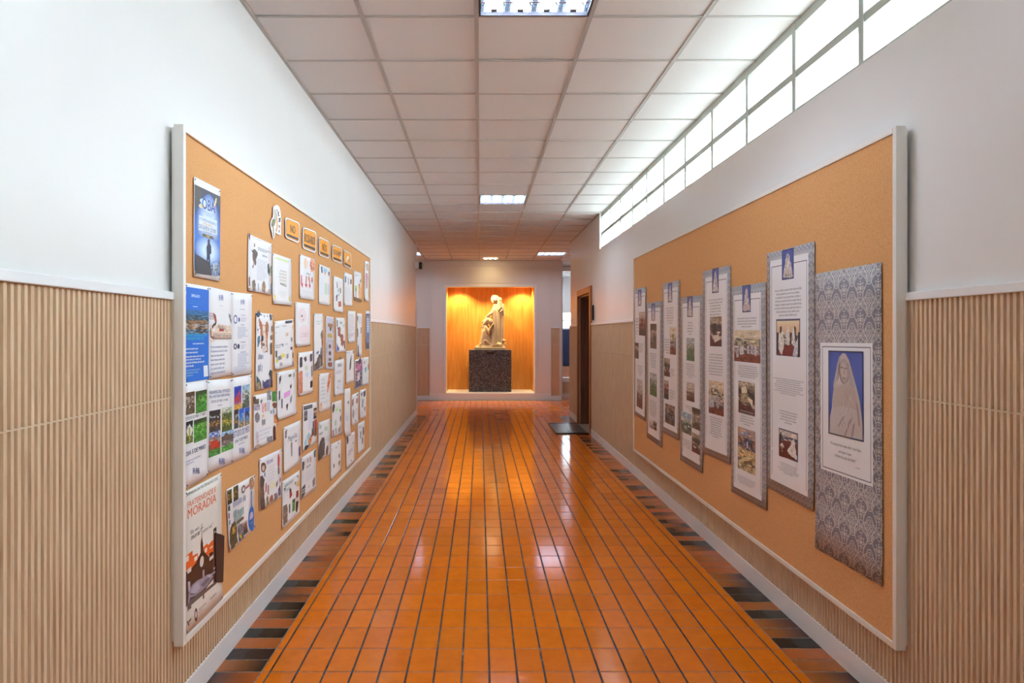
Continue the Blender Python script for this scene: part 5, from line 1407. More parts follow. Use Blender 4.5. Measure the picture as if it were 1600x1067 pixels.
st('white sheet with bright green words and people pictures', [(517.9, 629.8), (533.8, 624.3), (533, 677.6), (517.9, 684)], [
    ('PP', [(0.05, 0.10), (0.22, 0.02), (0.30, 0.14), (0.22, 0.26), (0.06, 0.30)], '#5a4440'), ('P', [(0.34, 0.22), (0.60, 0.16), (0.62, 0.26), (0.38, 0.32)], '#c8f0a8'), ('W', 0.26, 0.54, 0.80, 0.70, 1, '#48b890', 'l', 0.9), ('PP', [(0.04, 0.80), (0.22, 0.76), (0.24, 0.98), (0.05, 0.99)], '#a08890'), ('PP', [(0.34, 0.76), (0.46, 0.76), (0.46, 0.92), (0.36, 0.94)], '#7a8a98'), ('PP', [(0.82, 0.48), (0.94, 0.44), (0.94, 0.62), (0.84, 0.64)], '#6a6468'), ('PP', [(0.75, 0.28), (0.86, 0.24), (0.84, 0.36)], '#4a4a58'), ('PP', [(0.62, 0.82), (0.9, 0.74), (0.92, 0.90), (0.66, 0.96)], '#b0988c')])
st('narrow tall blank-looking sheet with a few pencil lines', [(537.8, 608.3), (547.4, 605.9), (547, 680), (537.8, 681.6)], [
    ('P', [(0.5, 0.28), (0.7, 0.26), (0.7, 0.33), (0.54, 0.32)], '#4a4a58'), ('W', 0.2, 0.5, 0.8, 0.7, 4, '#dde0ec', 'l', 0.3), ('R', 0.3, 0.58, 0.6, 0.68, '#dfe4f4')], curl=0.009)
st('white sheet with brown animal stickers in two columns', [(549, 617.1), (560.1, 612.3), (559.3, 659.3), (549, 665.7)], [
    ('PP', [(0.04, 0.16), (0.26, 0.12), (0.26, 0.34), (0.06, 0.38)], '#a88070'), ('E', 0.08, 0.50, 0.40, 0.78, '#b8b0a4', True), ('PP', [(0.60, 0.20), (0.90, 0.16), (0.88, 0.34), (0.64, 0.36)], '#c88880'), ('PP', [(0.64, 0.06), (0.9, 0.04), (0.86, 0.14)], '#7a6a68'), ('PP', [(0.5, 0.88), (0.62, 0.86), (0.6, 0.96)], '#3a3034'), ('W', 0.5, 0.5, 0.9, 0.7, 3, '#d8b0b0', 'l', 0.4)])
st('white sheet with heavy dark blue lettering by the far frame', [(561.7, 609.9), (572, 606.7), (571.6, 651.3), (562, 655.3)], [
    ('PP', [(0.15, 0.14), (0.4, 0.06), (0.3, 0.26)], '#3a4a78'), ('PP', [(0.5, 0.10), (0.9, 0.02), (0.88, 0.24), (0.6, 0.28)], '#4a4c5c'), ('W', 0.3, 0.34, 0.7, 0.62, 2, '#2a3050', 'l', 0.9), ('PP', [(0.6, 0.66), (0.86, 0.60), (0.80, 0.84)], '#a888a0'), ('P', [(0.1, 0.3), (0.2, 0.28), (0.18, 0.38)], '#d8d060'), ('PP', [(0.25, 0.78), (0.36, 0.76), (0.34, 0.86)], '#5a6a90')])
st('white sheet with two small green drawings near its lower side', [(516.3, 694.4), (533, 686.4), (532.2, 735), (516.3, 751.7)], [
    ('W', 0.3, 0.12, 0.8, 0.22, 1, '#b8b4d0', 'c', 0.5), ('PP', [(0.72, 0.44), (0.84, 0.40), (0.86, 0.54), (0.78, 0.56)], '#6a7a70'), ('PP', [(0.72, 0.66), (0.88, 0.62), (0.90, 0.74), (0.78, 0.80)], '#7a8a48'), ('PP', [(0.24, 0.60), (0.34, 0.60), (0.36, 0.70), (0.26, 0.72)], '#5a6a58'), ('P', [(0.66, 0.06), (0.74, 0.04), (0.72, 0.12)], '#4a4a58'), ('P', [(0.05, 0.15), (0.15, 0.12), (0.12, 0.25)], '#e8c0c8')])
st('white sheet with a brown hair cut-out at its upper corner', [(540.7, 682.4), (554.2, 672.9), (553.7, 720.7), (540.7, 733.4)], [
    ('PP', [(0.02, 0.03), (0.2, 0.0), (0.26, 0.20), (0.12, 0.26), (0.03, 0.20)], '#5a3434'), ('W', 0.2, 0.48, 0.8, 0.66, 3, '#a8a4c0', 'l', 0.4), ('PP', [(0.76, 0.34), (0.86, 0.32), (0.86, 0.42)], '#8a88a0'), ('P', [(0.5, 0.86), (0.62, 0.84), (0.6, 0.90)], '#3a3a48')])
st('white sheet with a tall brown figure beside black sideways words', [(558.5, 662.5), (569.7, 656.1), (569.2, 701.5), (558.8, 709.5)], [
    ('PP', [(0.70, 0.20), (0.88, 0.22), (0.92, 0.44), (0.80, 0.52), (0.70, 0.46)], '#7a5458'), ('PP', [(0.58, 0.56), (0.74, 0.54), (0.72, 0.76), (0.60, 0.76)], '#4a4050'), ('PP', [(0.36, 0.30), (0.46, 0.30), (0.46, 0.54), (0.38, 0.56)], '#4a4c58'), ('W', 0.15, 0.1, 0.6, 0.18, 1, '#b8b0cc', 'l', 0.6)])
# fifth row
st('large white sheet with teal letters, a blue globe and several photographs', [(353.2, 765.3), (397.8, 741.4), (396.2, 824.3), (357.2, 860.9)], [
    ('PH', 26, 420, 74, 535, 'yellowpic', 5), ('PH', 86, 385, 136, 500, 'yellowpic', 5), ('E', 165, 375, 206, 430, '#7a6a60'), ('E', 175, 388, 197, 418, '#f2f2f6'), ('PP', [(205, 385), (240, 350), (244, 375), (210, 405)], '#c07078'), ('PP', [(245, 300), (275, 280), (292, 330), (285, 390), (252, 415), (240, 350)], '#c09878'), ('PP', [(256, 420), (270, 415), (272, 590), (258, 598)], '#8a90b0'),
    ('E', 232, 595, 288, 785, '#2a68b8'), ('E', 240, 640, 282, 730, '#88bce8', True), ('E', 248, 640, 276, 690, '#d8c8e0'), ('W', 80, 520, 225, 600, 2, '#8a9ac4', 'l', 0.5), ('W', 92, 640, 205, 690, 1, '#2a8a80', 'l', 0.9), ('W', 150, 590, 230, 620, 1, '#4aa8a0', 'l', 0.8), ('PP', [(118, 720), (186, 665), (186, 695), (120, 750)], '#6a5848'),
    ('PP', [(55, 790), (70, 740), (105, 720), (122, 800), (120, 920), (55, 1000), (48, 920)], '#5a4c30'), ('PP', [(75, 780), (100, 760), (105, 830), (78, 850)], '#c8a858'), ('PH', 128, 770, 178, 875, 'grey', 4), ('PH', 178, 735, 220, 820, 'sofa', 4), ('PP', [(30, 580), (50, 555), (55, 610), (34, 620)], '#4a5a50'), ('PP', [(35, 640), (46, 635), (48, 690), (36, 690)], '#7a4a60'), ('PP', [(40, 715), (55, 700), (55, 745), (42, 755)], '#4a98c0'), ('E', 140, 770, 165, 800, '#8a8aa0', True), ('PP', [(140, 850), (160, 840), (160, 880), (142, 890)], '#d8b840')], (350, 700, 6.277), curl=0.008)
st('white sheet with a person in a brown hat along its near edge', [(405, 716.7), (439.5, 700.8), (439.2, 774.9), (405, 798)], [
    ('PP', [(358, 160), (380, 140), (402, 150), (410, 190), (398, 230), (375, 240), (360, 220)], '#6a4438'), ('PP', [(370, 175), (392, 168), (396, 215), (380, 228), (368, 215)], '#e8c8b0'), ('PP', [(348, 285), (375, 270), (396, 300), (390, 340), (386, 400), (396, 520), (392, 590), (348, 615)], '#54443c'), ('PP', [(352, 400), (384, 370), (388, 470), (355, 520)], '#7a6450'), ('P', [(388, 245), (402, 238), (400, 285), (392, 280)], '#4a88c8'),
    ('WL', 416, 126, 512, 40, 1, '#7a80c0', 'l', 0.8), ('PP', [(522, 70), (534, 50), (542, 90), (538, 180), (522, 182)], '#c83840'), ('PP', [(522, 190), (538, 180), (540, 250), (524, 262)], '#6a6a60'), ('PP', [(400, 360), (414, 335), (412, 430), (400, 440)], '#c86060'), ('PP', [(420, 370), (436, 360), (436, 450), (422, 460)], '#a8988c'), ('P', [(450, 340), (500, 315), (500, 380), (452, 400)], '#f4f0d0'), ('PP', [(505, 350), (522, 310), (520, 360), (508, 390)], '#5a6a70'), ('PP', [(540, 300), (552, 285), (552, 330), (542, 335)], '#9a70a8'), ('PP', [(526, 400), (548, 360), (552, 450), (524, 470)], '#6a5a80'),
    ('PP', [(408, 490), (425, 465), (432, 550), (410, 565)], '#8a7858'), ('PP', [(442, 480), (470, 450), (475, 520), (445, 535)], '#a86858'), ('PP', [(484, 450), (512, 435), (515, 495), (488, 508)], '#8a7078'), ('W', 425, 180, 510, 290, 5, '#dcdce8', 'l', 0.3)], (350, 700, 6.277))
st('white sheet with several brown and red object pictures in its lower half', [(440.5, 752.6), (467.9, 734.3), (467.1, 802.8), (440.5, 826.7)], [
    ('PP', [(575, 570), (612, 545), (622, 600), (618, 720), (578, 770), (572, 680)], '#8a7868'), ('PP', [(632, 560), (645, 540), (645, 630), (634, 640)], '#3a2c2a'), ('PH', 666, 510, 692, 605, 'garden', 4), ('PP', [(698, 530), (725, 510), (722, 580), (712, 630), (700, 620)], '#4a3836'), ('PP', [(636, 420), (655, 405), (665, 460), (640, 500)], '#b84a48'), ('PH', 704, 425, 724, 475, 'red', 3), ('PP', [(635, 400), (655, 395), (655, 425), (640, 430)], '#6a5048'), ('E', 714, 330, 732, 365, '#f0d050'), ('PP', [(688, 335), (702, 325), (700, 358), (690, 362)], '#a08888'), ('PP', [(708, 270), (720, 262), (720, 298)], '#6a6070'), ('PP', [(582, 395), (600, 390), (596, 415), (584, 420)], '#6a7088'), ('W', 590, 350, 690, 380, 2, '#b8d0d4', 'l', 0.5)], (350, 700, 6.277))
st('white sheet with red and yellow heading and dark striped corner block', [(471.2, 715.2), (493.5, 700.7), (493.5, 762.6), (470.2, 781.1)], [
    ('W', 0.1, 0.14, 0.34, 0.24, 1, '#c8a850', 'l', 0.8), ('W', 0.36, 0.12, 0.54, 0.22, 1, '#3a4a8a', 'l', 0.8), ('W', 0.52, 0.12, 0.80, 0.24, 1, '#c04850', 'l', 0.9), ('PP', [(0.02, 0.12), (0.14, 0.1), (0.16, 0.28), (0.04, 0.34)], '#3a3a48'), ('PP', [(0.82, 0.04), (0.98, 0.0), (0.96, 0.2), (0.86, 0.2)], '#4a5a58'), ('W', 0.3, 0.28, 0.72, 0.34, 1, '#4a4c58', 'l', 0.7), ('PP', [(0.0, 0.74), (0.24, 0.68), (0.24, 0.90), (0.02, 0.99)], '#4a4c44'), ('R', 0.02, 0.78, 0.24, 0.80, '#e8e8e8'), ('R', 0.02, 0.84, 0.24, 0.86, '#e8e8e8'), ('PP', [(0.72, 0.76), (0.90, 0.68), (0.92, 0.86), (0.76, 0.92)], '#8a8a90'), ('W', 0.3, 0.42, 0.9, 0.66, 6, '#d0d8e4', 'l', 0.3), ('P', [(0.42, 0.84), (0.56, 0.80), (0.54, 0.84)], '#90d0b0')])

# ------------------------------------------------------------------ banners on the right board
GB = 'ornament-bordered banners hung side by side on the cork board'
INK = '#8e8e95'
A = (0, 0, 1)
def statue_pic(x0, y0, x1, y1):
    """small printed photograph of a veiled statue on blue"""
    w, h = x1 - x0, y1 - y0
    def q(a, b): return (x0 + w * a, y0 + h * b)
    return [('R', x0, y0, x1, y1, '#4a5aa4'), ('PP', [q(0.46, 0.10), q(0.56, 0.09), q(0.66, 0.25), q(0.80, 0.60), q(0.94, 0.97), q(0.08, 0.97), q(0.20, 0.60), q(0.34, 0.25)], '#cfc4bc'), ('B', x0, y0, x1, y1, '#3a3c58', 0.012)]

def banner(label, quad, panel, els, mat='damask', lift=0.002, npin=5, line='#5a5a64'):
    base = [('C', *A), ('R', *panel, '#f3f5f8')]
    px0, py0, px1, py1 = panel
    pins = [(0.03, 0.015 + 0.97 * k / (npin - 1)) for k in range(npin)] + [(0.97, 0.015 + 0.97 * k / (npin - 1)) for k in range(npin)] + [(0.5, 0.012), (0.5, 0.988)]
    fl = [('B', px0 + 0.035 * (px1 - px0), py0 + 0.025 * (py1 - py0), px1 - 0.035 * (px1 - px0), py1 - 0.025 * (py1 - py0), line, 0.008)]
    sheet('R', 'banner', label, quad, base + fl + els, A, 'banner', GB, mat, lift, 0.004, pins=pins, pinmat='pin')

c1 = ('C', 985, 440, 4.104)
banner('slim banner beside the far frame, with a long pale photograph near its foot', [(991.2, 452.3), (1009.8, 448.1), (1009, 658.4), (991.8, 646.3)], (992.6, 459.6, 1008.0, 651.8),
    [c1] + statue_pic(50, 55, 72, 154) + [('PH', 57, 195, 97, 348, 'sofa', 5), ('PH', 30, 390, 55, 496, 'statuewood', 4), ('W', 38, 228, 56, 345, 6, INK, 'l'), ('W', 58, 392, 90, 460, 5, INK, 'l'), ('W', 46, 530, 82, 610, 6, INK, 'c'), ('PH', 43, 618, 80, 820, 'beige', 5)])
banner('slim low-hung banner with three dark photographs down its middle', [(1010.9, 473.4), (1035.7, 470.6), (1034.8, 699.7), (1011.5, 682.9)], (1013.0, 481.6, 1031.6, 688.6),
    [c1] + statue_pic(137, 142, 160, 250) + [('PH', 130, 270, 170, 432, 'statuewood', 5), ('W', 128, 452, 170, 560, 7, INK, 'c'), ('PH', 128, 580, 172, 742, 'chapel', 5), ('W', 126, 750, 172, 878, 8, INK, 'c'), ('PH', 125, 884, 147, 945, 'nuns', 3), ('PH', 150, 890, 172, 958, 'darkroom', 3)], lift=0.0030)
banner('banner with one photograph set right of centre, two set left and one below', [(1035.4, 443.9), (1062.1, 437.4), (1061.5, 688.5), (1035.4, 674.4)], (1037.4, 452.4, 1059.2, 677.4),
    [c1] + statue_pic(243, 12, 270, 130) + [('W', 232, 165, 282, 272, 7, INK, 'c'), ('PH', 256, 292, 294, 470, 'room', 5), ('W', 220, 362, 252, 465, 6, INK, 'r'), ('PH', 218, 488, 256, 612, 'darkroom', 5), ('W', 260, 555, 290, 620, 5, INK, 'l'), ('PH', 218, 630, 248, 758, 'sofa', 4), ('W', 254, 688, 292, 770, 5, INK, 'l'), ('PH', 226, 778, 288, 930, 'books', 6)])
c4 = ('C', 1055, 450, 3.557)
banner('banner ending in three street photographs crowded at its foot', [(1063.8, 465), (1098.6, 460.8), (1098.6, 739.6), (1064, 718.5)], (1067.0, 474.2, 1094.4, 726.6),
    [c4] + statue_pic(70, 48, 100, 160) + [('W', 70, 185, 104, 265, 5, INK, 'c'), ('PH', 66, 276, 110, 408, 'chapel', 6), ('W', 62, 415, 116, 508, 7, INK, 'c'), ('PH', 66, 520, 110, 636, 'beige', 5), ('W', 60, 645, 96, 690, 3, INK, 'r'), ('PH', 36, 682, 94, 822, 'cliff', 6), ('PH', 97, 660, 142, 795, 'people', 6), ('W', 44, 828, 94, 905, 6, INK, 'r'), ('PH', 97, 800, 142, 930, 'darkroom', 6)], lift=0.0030)
c5 = ('C', 1090, 405, 3.283)
banner('tall banner with two photographs of a room with a red brown floor', [(1098.7, 424.4), (1141.8, 414.2), (1141.8, 726.1), (1098.7, 707.3)], (1102.6, 434.2, 1137.0, 712.4),
    [c5] + statue_pic(77, 50, 110, 170) + [('W', 58, 205, 132, 288, 6, INK, 'c'), ('PH', 66, 296, 126, 448, 'darkroom', 6), ('P', [(82, 395), (110, 385), (118, 412), (90, 428)], '#e0dcd0'), ('PP', [(78, 330), (98, 325), (98, 380), (80, 390)], '#2a2426'), ('W', 56, 480, 138, 605, 8, INK, 'c'), ('PH', 60, 620, 137, 808, 'room', 7), ('PP', [(62, 700), (85, 705), (88, 760), (64, 760)], '#c8c8cc'), ('PP', [(100, 690), (112, 700), (112, 765), (102, 765)], '#b8b0b4'), ('W', 64, 800, 132, 930, 9, INK, 'c')])
c6, c6b = ('C', 1138, 430, 5.615), ('C', 1138, 600, 5.08)
banner('tall banner with a wide photograph of seated women above two smaller ones', [(1143, 448.7), (1197.3, 440.5), (1199.2, 798), (1143.7, 767.3)], (1147.0, 461.4, 1191.6, 782.6),
    [c6] + statue_pic(128, 92, 202, 322) + [('W', 72, 370, 270, 462, 4, INK, 'c'), ('PH', 56, 482, 290, 775, 'room', 9), ('R', 143, 580, 165, 605, '#3a5048'), ('PP', [(75, 650), (95, 630), (98, 720), (76, 725)], '#b8b4bc'), ('PP', [(105, 630), (140, 615), (142, 690), (108, 700)], '#d8d4d4'), ('PP', [(168, 620), (188, 610), (190, 690), (172, 690)], '#c8c4cc'), ('PP', [(205, 610), (215, 600), (222, 680), (206, 680)], '#c0bcc8'), ('PP', [(232, 630), (255, 620), (256, 710), (236, 700)], '#d0ccd0'), ('W', 80, 780, 280, 920, 6, INK, 'c'), ('PH', 95, 925, 240, 1240, 'darkroom', 7), ('PP', [(120, 985), (160, 970), (175, 1030), (125, 1045)], '#ece0c4'),
     c6b, ('P', [(150, 92), (200, 130), (198, 175), (148, 112)], '#e8e2d0'), ('PP', [(110, 70), (160, 65), (165, 150), (105, 140)], '#a89878'), ('W', 92, 195, 220, 355, 6, INK, 'c'), ('PH', 82, 335, 222, 728, 'altar', 8), ('PP', [(142, 440), (160, 430), (168, 520), (148, 530)], '#2a3050'), ('P', [(152, 460), (162, 455), (162, 510), (152, 512)], '#e0e0ec'), ('PP', [(86, 600), (200, 560), (206, 590), (92, 630)], '#e0cc98'), ('W', 76, 708, 226, 845, 5, INK, 'c')], lift=0.0030, npin=6)
c7, c7b = ('C', 1195, 370, 5.08), ('C', 1195, 570, 4.64)
banner('topmost tall banner with white-robed nuns in two photographs', [(1198.9, 396.2), (1273.4, 377.3), (1272.6, 799.3), (1200, 761)], (1204.2, 408.0, 1263.4, 776.4),
    [c7] + statue_pic(140, 108, 234, 330) + [('W', 80, 420, 305, 632, 8, INK, 'c'), ('R', 95, 655, 285, 955, '#4a4c66'), ('PH', 100, 668, 280, 945, 'nuns', 6), ('GR', 100, 668, 280, 760, ['#ecdcb8', '#e8c8a0', '#e0b890']), ('P', [(150, 860), (240, 850), (232, 950), (140, 938)], '#7a2c24'),
     ('PP', [(128, 715), (140, 705), (150, 760), (160, 850), (142, 945), (112, 890), (112, 800)], '#e8e2d8'), ('P', [(125, 715), (140, 708), (140, 750), (126, 770)], '#2a2426'), ('PP', [(180, 715), (195, 705), (205, 790), (200, 865), (172, 850), (172, 780)], '#e6e0d6'), ('PP', [(230, 715), (245, 705), (252, 790), (240, 870), (216, 850), (222, 770)], '#e8e4dc'), ('P', [(238, 705), (252, 720), (252, 850), (244, 800)], '#2c2628'), ('PP', [(255, 830), (270, 800), (272, 900), (262, 955), (225, 945), (240, 880)], '#d8d8e4'), ('P', [(100, 760), (115, 760), (112, 930), (100, 925)], '#2c2628'), ('P', [(270, 760), (284, 755), (284, 950), (268, 960)], '#28242a'),
     c7b, ('W', 68, 85, 292, 245, 8, INK, 'c'), ('W', 108, 318, 246, 455, 5, INK, 'c'), ('R', 107, 455, 245, 708, '#4a4c66'), ('PH', 110, 464, 241, 698, 'beige', 6), ('P', [(110, 560), (150, 545), (241, 580), (241, 698), (110, 660)], '#6a2c26'), ('PP', [(118, 560), (135, 565), (155, 620), (140, 640), (118, 615)], '#e6e2da'), ('P', [(116, 490), (126, 488), (126, 570), (114, 575)], '#262226'), ('PP', [(205, 545), (220, 545), (232, 620), (241, 698), (185, 650), (165, 625), (195, 580)], '#eae6e0'), ('W', 104, 690, 258, 838, 6, INK, 'c')], npin=7)
c8, c8b = ('C', 1270, 520, 4.104), ('C', 1275, 680, 11.86)
rs = random.Random(5)
BUST = []
for k in range(44):
    y0_ = rs.uniform(350, 600); sp_ = (y0_ - 140) / 560 * 95
    x0_ = 215 + rs.uniform(-0.75, 0.75) * sp_ + 8
    x1_ = x0_ + rs.uniform(-26, 30); y1_ = y0_ + rs.uniform(20, 62)
    if y1_ > 640: continue
    c_ = rs.choice(['#ab9c94', '#b3a59d', '#d0c5c0', '#d6ccc8', '#a69790'])
    BUST.append(('P', [(x0_, y0_), (x0_ + 2, y0_ - 1), ((x0_ + x1_) / 2 + 4.5, (y0_ + y1_) / 2), (x1_ + 1, y1_), ((x0_ + x1_) / 2 + 2, (y0_ + y1_) / 2 + 2)], c_))
for k in range(9):
    t_ = k / 8
    BUST.append(('P', [(176 - 30 * t_, 175 + 40 * t_), (178 - 30 * t_, 175 + 40 * t_), (168 - 30 * t_, 300 + 40 * t_), (164 - 30 * t_, 300 + 40 * t_)] if k < 4 else [(226 + 34 * (t_ - 0.5), 190 + 40 * t_), (229 + 34 * (t_ - 0.5), 190 + 40 * t_), (246 + 50 * (t_ - 0.5), 320 + 30 * t_), (242 + 50 * (t_ - 0.5), 320 + 30 * t_)], '#b3a7a2'))
banner('widest banner with a large portrait of a veiled stone bust on blue', [(1274.2, 428), (1377.9, 409.2), (1379.9, 916.3), (1275.2, 855.6)], (1282.8, 535.2, 1365.2, 761.0),
    [c8, ('R', 107, 113, 332, 700, '#4a62b4'), ('GR', 110, 118, 329, 690, ['#4a5cae', '#5068b6', '#4258ac', '#3e52a4']),
     ('P', [(196, 130), (215, 134), (236, 175), (262, 270), (290, 370), (305, 440), (318, 540), (325, 610), (330, 690), (250, 672), (170, 655), (112, 640), (114, 540), (126, 480), (132, 400), (146, 300), (158, 210), (172, 155)], '#c8bcb6'),
     ('SG', [(196, 136), (216, 142), (238, 185), (264, 290), (284, 370), (232, 330), (200, 345), (142, 370), (134, 340), (148, 270), (162, 195), (174, 152)], '#dad2ce', '#c0b2ac'),
     ('SG', [(172, 200), (196, 160), (222, 175), (236, 232), (236, 285), (224, 320), (206, 332), (186, 306), (174, 264)], '#cdbeb7', '#a89a95'),
     ('P', [(182, 215), (200, 220), (200, 228), (182, 226)], '#8a7a76'), ('P', [(208, 222), (226, 225), (226, 233), (208, 231)], '#8a7a76'), ('P', [(201, 222), (207, 222), (212, 265), (202, 268)], '#ae9c96'), ('P', [(196, 285), (216, 287), (214, 297), (198, 295)], '#937f7a'),
     ('P', [(172, 200), (178, 196), (182, 262), (192, 300), (206, 324), (204, 334), (184, 308), (174, 266)], '#9a8a86'), ('P', [(228, 190), (234, 200), (240, 280), (226, 320), (220, 316), (232, 280)], '#9c8c88'),
     ('P', [(140, 360), (200, 335), (262, 345), (290, 420), (300, 500), (240, 480), (180, 470), (130, 480)], '#c3b2a8'),
     ('P', [(128, 500), (200, 470), (290, 500), (300, 560), (240, 560), (150, 640), (116, 630)], '#cabfba'), ('P', [(196, 540), (214, 530), (172, 600), (164, 598)], '#a2938c'), ('P', [(240, 560), (262, 540), (216, 660), (206, 660)], '#a6978f'), ('P', [(262, 590), (278, 570), (262, 670), (250, 668)], '#a99a93'), ('P', [(140, 540), (160, 520), (136, 600), (126, 610)], '#cdc0ba'), ('P', [(280, 430), (296, 470), (310, 600), (300, 600)], '#a8988f'),
     ] + BUST + [('B', 107, 113, 332, 700, '#26283a', 0.010),
     c8b, ('TL', '“O essencial de nossa vida é que fique,', 290, 108, 862, 62, '#4c4a52', 0.0, 0.25), ('TL', 'em algum lugar,', 446, 272, 690, 56, '#4c4a52', 0.0, 0.25), ('TL', 'o fruto da nossa bondade.”', 372, 332, 776, 58, '#4c4a52', 0.0, 0.25), ('WL', 706, 568, 905, 28, 1, '#77757d', 'c')], mat='damask_big', lift=0.002, npin=6)

# ------------------------------------------------------------------ granite pedestal and carved statue
px = 0.243
ped = MB(); ped.box(px - 0.51, 17.04, NZ0, px + 0.51, 17.66, NZ0 + 1.008, bev=0.006)
ped = ped.build('pedestal', M['granite'], label='grey speckled granite block pedestal standing in the lit niche', cat='pedestal')
box_obj('plaque', (px - 0.09, 17.032, NZ0 + 0.90, px + 0.09, 17.042, NZ0 + 0.965), plain('bronze_plaque', '#4a382a', 0.35, 0.8), ped, bev=0.002)

SB = NZ0 + 1.008
SY = 17.36
def sp(zx, zy, dy=0.0):
    """close-view pixel of the statue to a point, dy towards the back"""
    return Vector((px + (zx - 271.6) / 380.7, SY + dy, SB + (632 - zy) / 380.7))
def L(v): return v / 380.7
stt = MB()
def cap(p, q, r0, r1, n=6, fl=1.0):
    p, q = Vector(p), Vector(q)
    for i in range(n + 1):
        t = i / n
        r = r0 + (r1 - r0) * t
        stt.ball(p.lerp(q, t), (r, r * fl, r), 0, 14, 9)
# base slab and rocks
stt.box(sp(128, 0).x, SY - 0.20, SB, sp(415, 0).x, SY + 0.20, SB + L(24))
for zx, zy, r in ((385, 575, 30), (400, 548, 18), (355, 585, 28), (370, 555, 22), (330, 600, 26), (395, 600, 26), (345, 560, 18), (410, 585, 14)):
    stt.ball(sp(zx, zy, random.uniform(-0.10, 0.06)), (L(r), L(r) * 1.3, L(r) * 0.8), 0, 10, 7)
# standing draped figure: stacked slabs with folds
prof = [(598, 318, 405), (560, 312, 402), (500, 316, 404), (440, 318, 404), (380, 316, 403), (320, 314, 402), (280, 312, 402), (245, 316, 400), (218, 322, 396)]
for k in range(len(prof) - 1):
    (za, xa, xb), (zb, xc, xd) = prof[k], prof[k + 1]
    for i in range(14):
        t = i / 14
        z = za + (zb - za) * t; l_ = xa + (xc - xa) * t; r_ = xb + (xd - xb) * t
        stt.ball(sp((l_ + r_) / 2, z), (L(r_ - l_) / 2, 0.105, 0.055), 0, 16, 8)
for fx, dy in ((328, -0.085), (345, -0.10), (362, -0.105), (380, -0.098), (395, -0.07)):
    cap(sp(fx - 4, 590, dy), sp(fx + 2, 300, dy + 0.02), L(8), L(5), 26)
# cloak sweeping down over the kneeling one
cap(sp(322, 225), sp(300, 285, -0.03), L(20), L(22), 6)
cap(sp(300, 285, -0.03), sp(245, 322, -0.07), L(20), L(9), 8)
cap(sp(312, 270, -0.03), sp(318, 420, -0.05), L(24), L(18), 14)
cap(sp(302, 330, -0.02), sp(300, 585, -0.03), L(18), L(30), 18)
cap(sp(290, 400, 0.03), sp(285, 590, 0.03), L(20), L(30), 16)
cap(sp(318, 350, -0.08), sp(318, 590, -0.11), L(8), L(9), 22)
# shoulders, heads, halos, child
cap(sp(325, 222), sp(375, 222), L(24), L(24), 5)
stt.ball(sp(322, 196), L(16), 0)
stt.ball(sp(320, 168, -0.03), (L(22), L(24), L(26)), 0)
stt.ball(sp(358, 176, -0.06), (L(17), L(18), L(19)), 0)
cap(sp(362, 200, -0.06), sp(375, 250, -0.07), L(22), L(20), 5)
cap(sp(372, 235, -0.10), sp(352, 262, -0.12), L(10), L(8), 4)
cap(sp(392, 225, -0.05), sp(398, 300, -0.08), L(13), L(10), 6)
cap(sp(380, 270, -0.11), sp(368, 282, -0.12), L(9), L(7), 3)
def halo(zx, zy, r, w, dy, dish):
    c = sp(zx, zy, dy)
    n = 40
    for i in range(n):
        a = 2 * PI * i / n
        stt.ball(c + Vector((L(r) * math.cos(a), 0, L(r) * math.sin(a))), (L(w), L(w) * 1.2, L(w)), 0, 8, 6)
    stt.tube(c + Vector((0, -0.004, 0)), c + Vector((0, 0.012, 0)), L(r), n=28)
halo(320, 164, 36, 5.5, 0.02, True)
halo(358, 170, 21, 4.5, -0.03, True)
# kneeling figure
cap(sp(150, 605), sp(205, 596, -0.03), L(12), L(20), 6)
cap(sp(190, 590, -0.03), sp(285, 588, -0.06), L(24), L(22), 9)
cap(sp(205, 590, -0.03), sp(225, 470, -0.03), L(38), L(34), 9)
cap(sp(225, 480, -0.03), sp(238, 425, -0.03), L(34), L(28), 6)
cap(sp(270, 590, -0.06), sp(235, 500, -0.05), L(24), L(28), 7)
cap(sp(240, 430, -0.08), sp(262, 470, -0.12), L(15), L(12), 5)
cap(sp(262, 470, -0.12), sp(276, 425, -0.13), L(12), L(9), 5)
cap(sp(272, 440, -0.10), sp(300, 395, -0.10), L(9), L(7), 5)
stt.ball(sp(270, 372, -0.06), (L(24), L(26), L(30)), 0)
stt.ball(sp(290, 376, -0.07), (L(8), L(8), L(8)), 0)
cap(sp(255, 360, -0.05), sp(215, 400, -0.02), L(28), L(18), 6)
cap(sp(225, 395, -0.02), sp(188, 425, 0.02), L(18), L(7), 6)
cap(sp(245, 345, -0.04), sp(195, 382, -0.02), L(16), L(6), 7)
cap(sp(265, 335, -0.05), sp(228, 328, -0.03), L(10), L(5), 6)
cap(sp(222, 420, -0.02), sp(192, 470, 0.02), L(24), L(8), 6)
cap(sp(180, 585, -0.10), sp(230, 545, -0.12), L(8), L(7), 7)
cap(sp(230, 545, -0.12), sp(285, 592, -0.12), L(7), L(7), 8)
cap(sp(200, 600, -0.12), sp(280, 600, -0.13), L(8), L(8), 8)
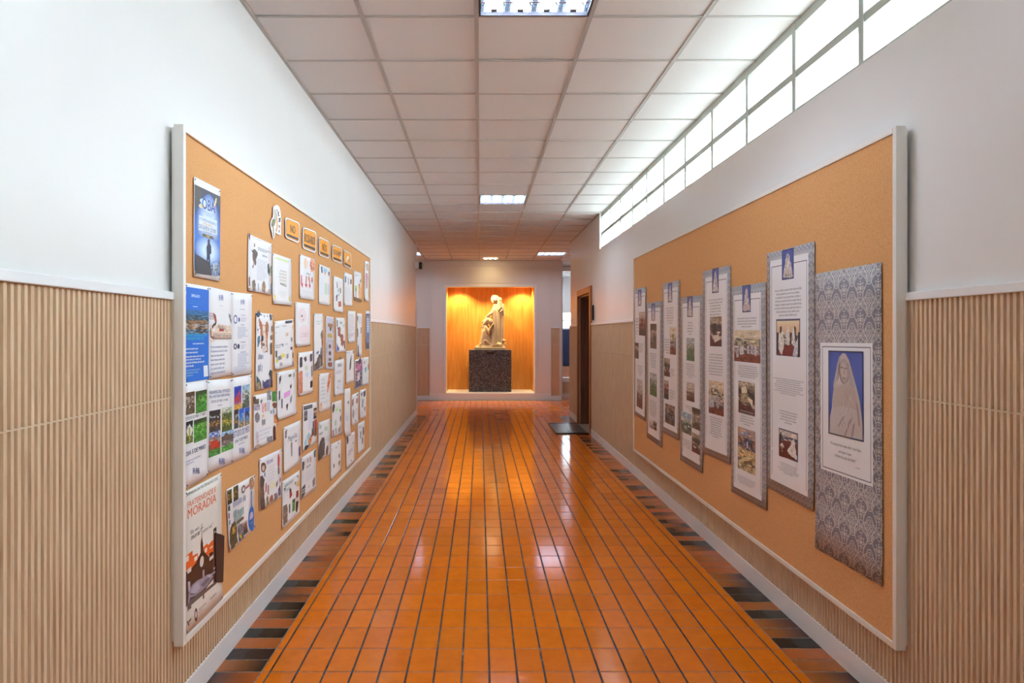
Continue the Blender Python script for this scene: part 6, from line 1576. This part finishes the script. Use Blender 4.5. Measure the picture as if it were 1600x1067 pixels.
st_ob = stt.build('statue', M['stone'], origin=(px, SY, SB), label='carved pale stone statue of a haloed mother with child and a kneeling veiled figure', cat='statue')
rm = st_ob.modifiers.new('remesh', 'REMESH'); rm.mode = 'VOXEL'; rm.voxel_size = 0.0070; rm.use_smooth_shade = True
sm_ = st_ob.modifiers.new('smooth', 'SMOOTH'); sm_.iterations = 2; sm_.factor = 0.5

# ------------------------------------------------------------------ small fittings
scam = empty('security_camera', (WL, 13.66, 2.83), 'small black and white security camera with conduit on the wall end', 'camera')
box_obj('junction_box', (WL, 13.60, 2.83, WL + 0.075, 13.74, 2.95), M['trim'], scam, bev=0.006)
MB().tube((WL + 0.02, 13.70, 2.95), (WL + 0.02, 13.70, CEIL - 0.002), 0.012).build('conduit', M['trim'], scam)
cb_ = box_obj('camera_body', (WL + 0.076, 13.62, 2.82, WL + 0.135, 13.73, 2.95), M['black'], scam, bev=0.008)
MB().tube((WL + 0.135, 13.67, 2.895), (WL + 0.205, 13.67, 2.895), 0.022, 0.030, 16).build('lens_hood', plain('hood_cream', '#e4d8bc', 0.4), cb_)

dm = empty('door_mat', (1.46, 11.75, 0.004), 'dark ribbed metal door mat lying before the brown doorway', 'door mat')
box_obj('base', (1.20, 11.15, 0.0045, 1.70, 12.36, 0.012), M['matrubber'], dm)
mm = MB()
for k in range(12):
    xx = 1.215 + k * 0.041
    MB().box(xx, 11.17, 0.012, xx + 0.022, 12.34, 0.022).build('rib', M['darkmetal'], dm)
for b in ((1.185, 11.13, 0.0045, 1.705, 11.15, 0.024), (1.185, 12.36, 0.0045, 1.705, 12.38, 0.024), (1.185, 11.15, 0.0045, 1.20, 12.36, 0.024)):
    box_obj('border', b, M['darkmetal'], dm)
cr = empty('wall_intercom', (WR - 0.015, 10.82, 1.78), 'narrow dark intercom box on the white wall next to the door casing', 'intercom')
box_obj('body', (WR - 0.028, 10.76, 1.78, WR - 0.0005, 10.86, 2.01), M['black'], cr, bev=0.005)
box_obj('faceplate', (WR - 0.032, 10.77, 1.79, WR - 0.028, 10.85, 2.00), M['housing'], cr, bev=0.0015)
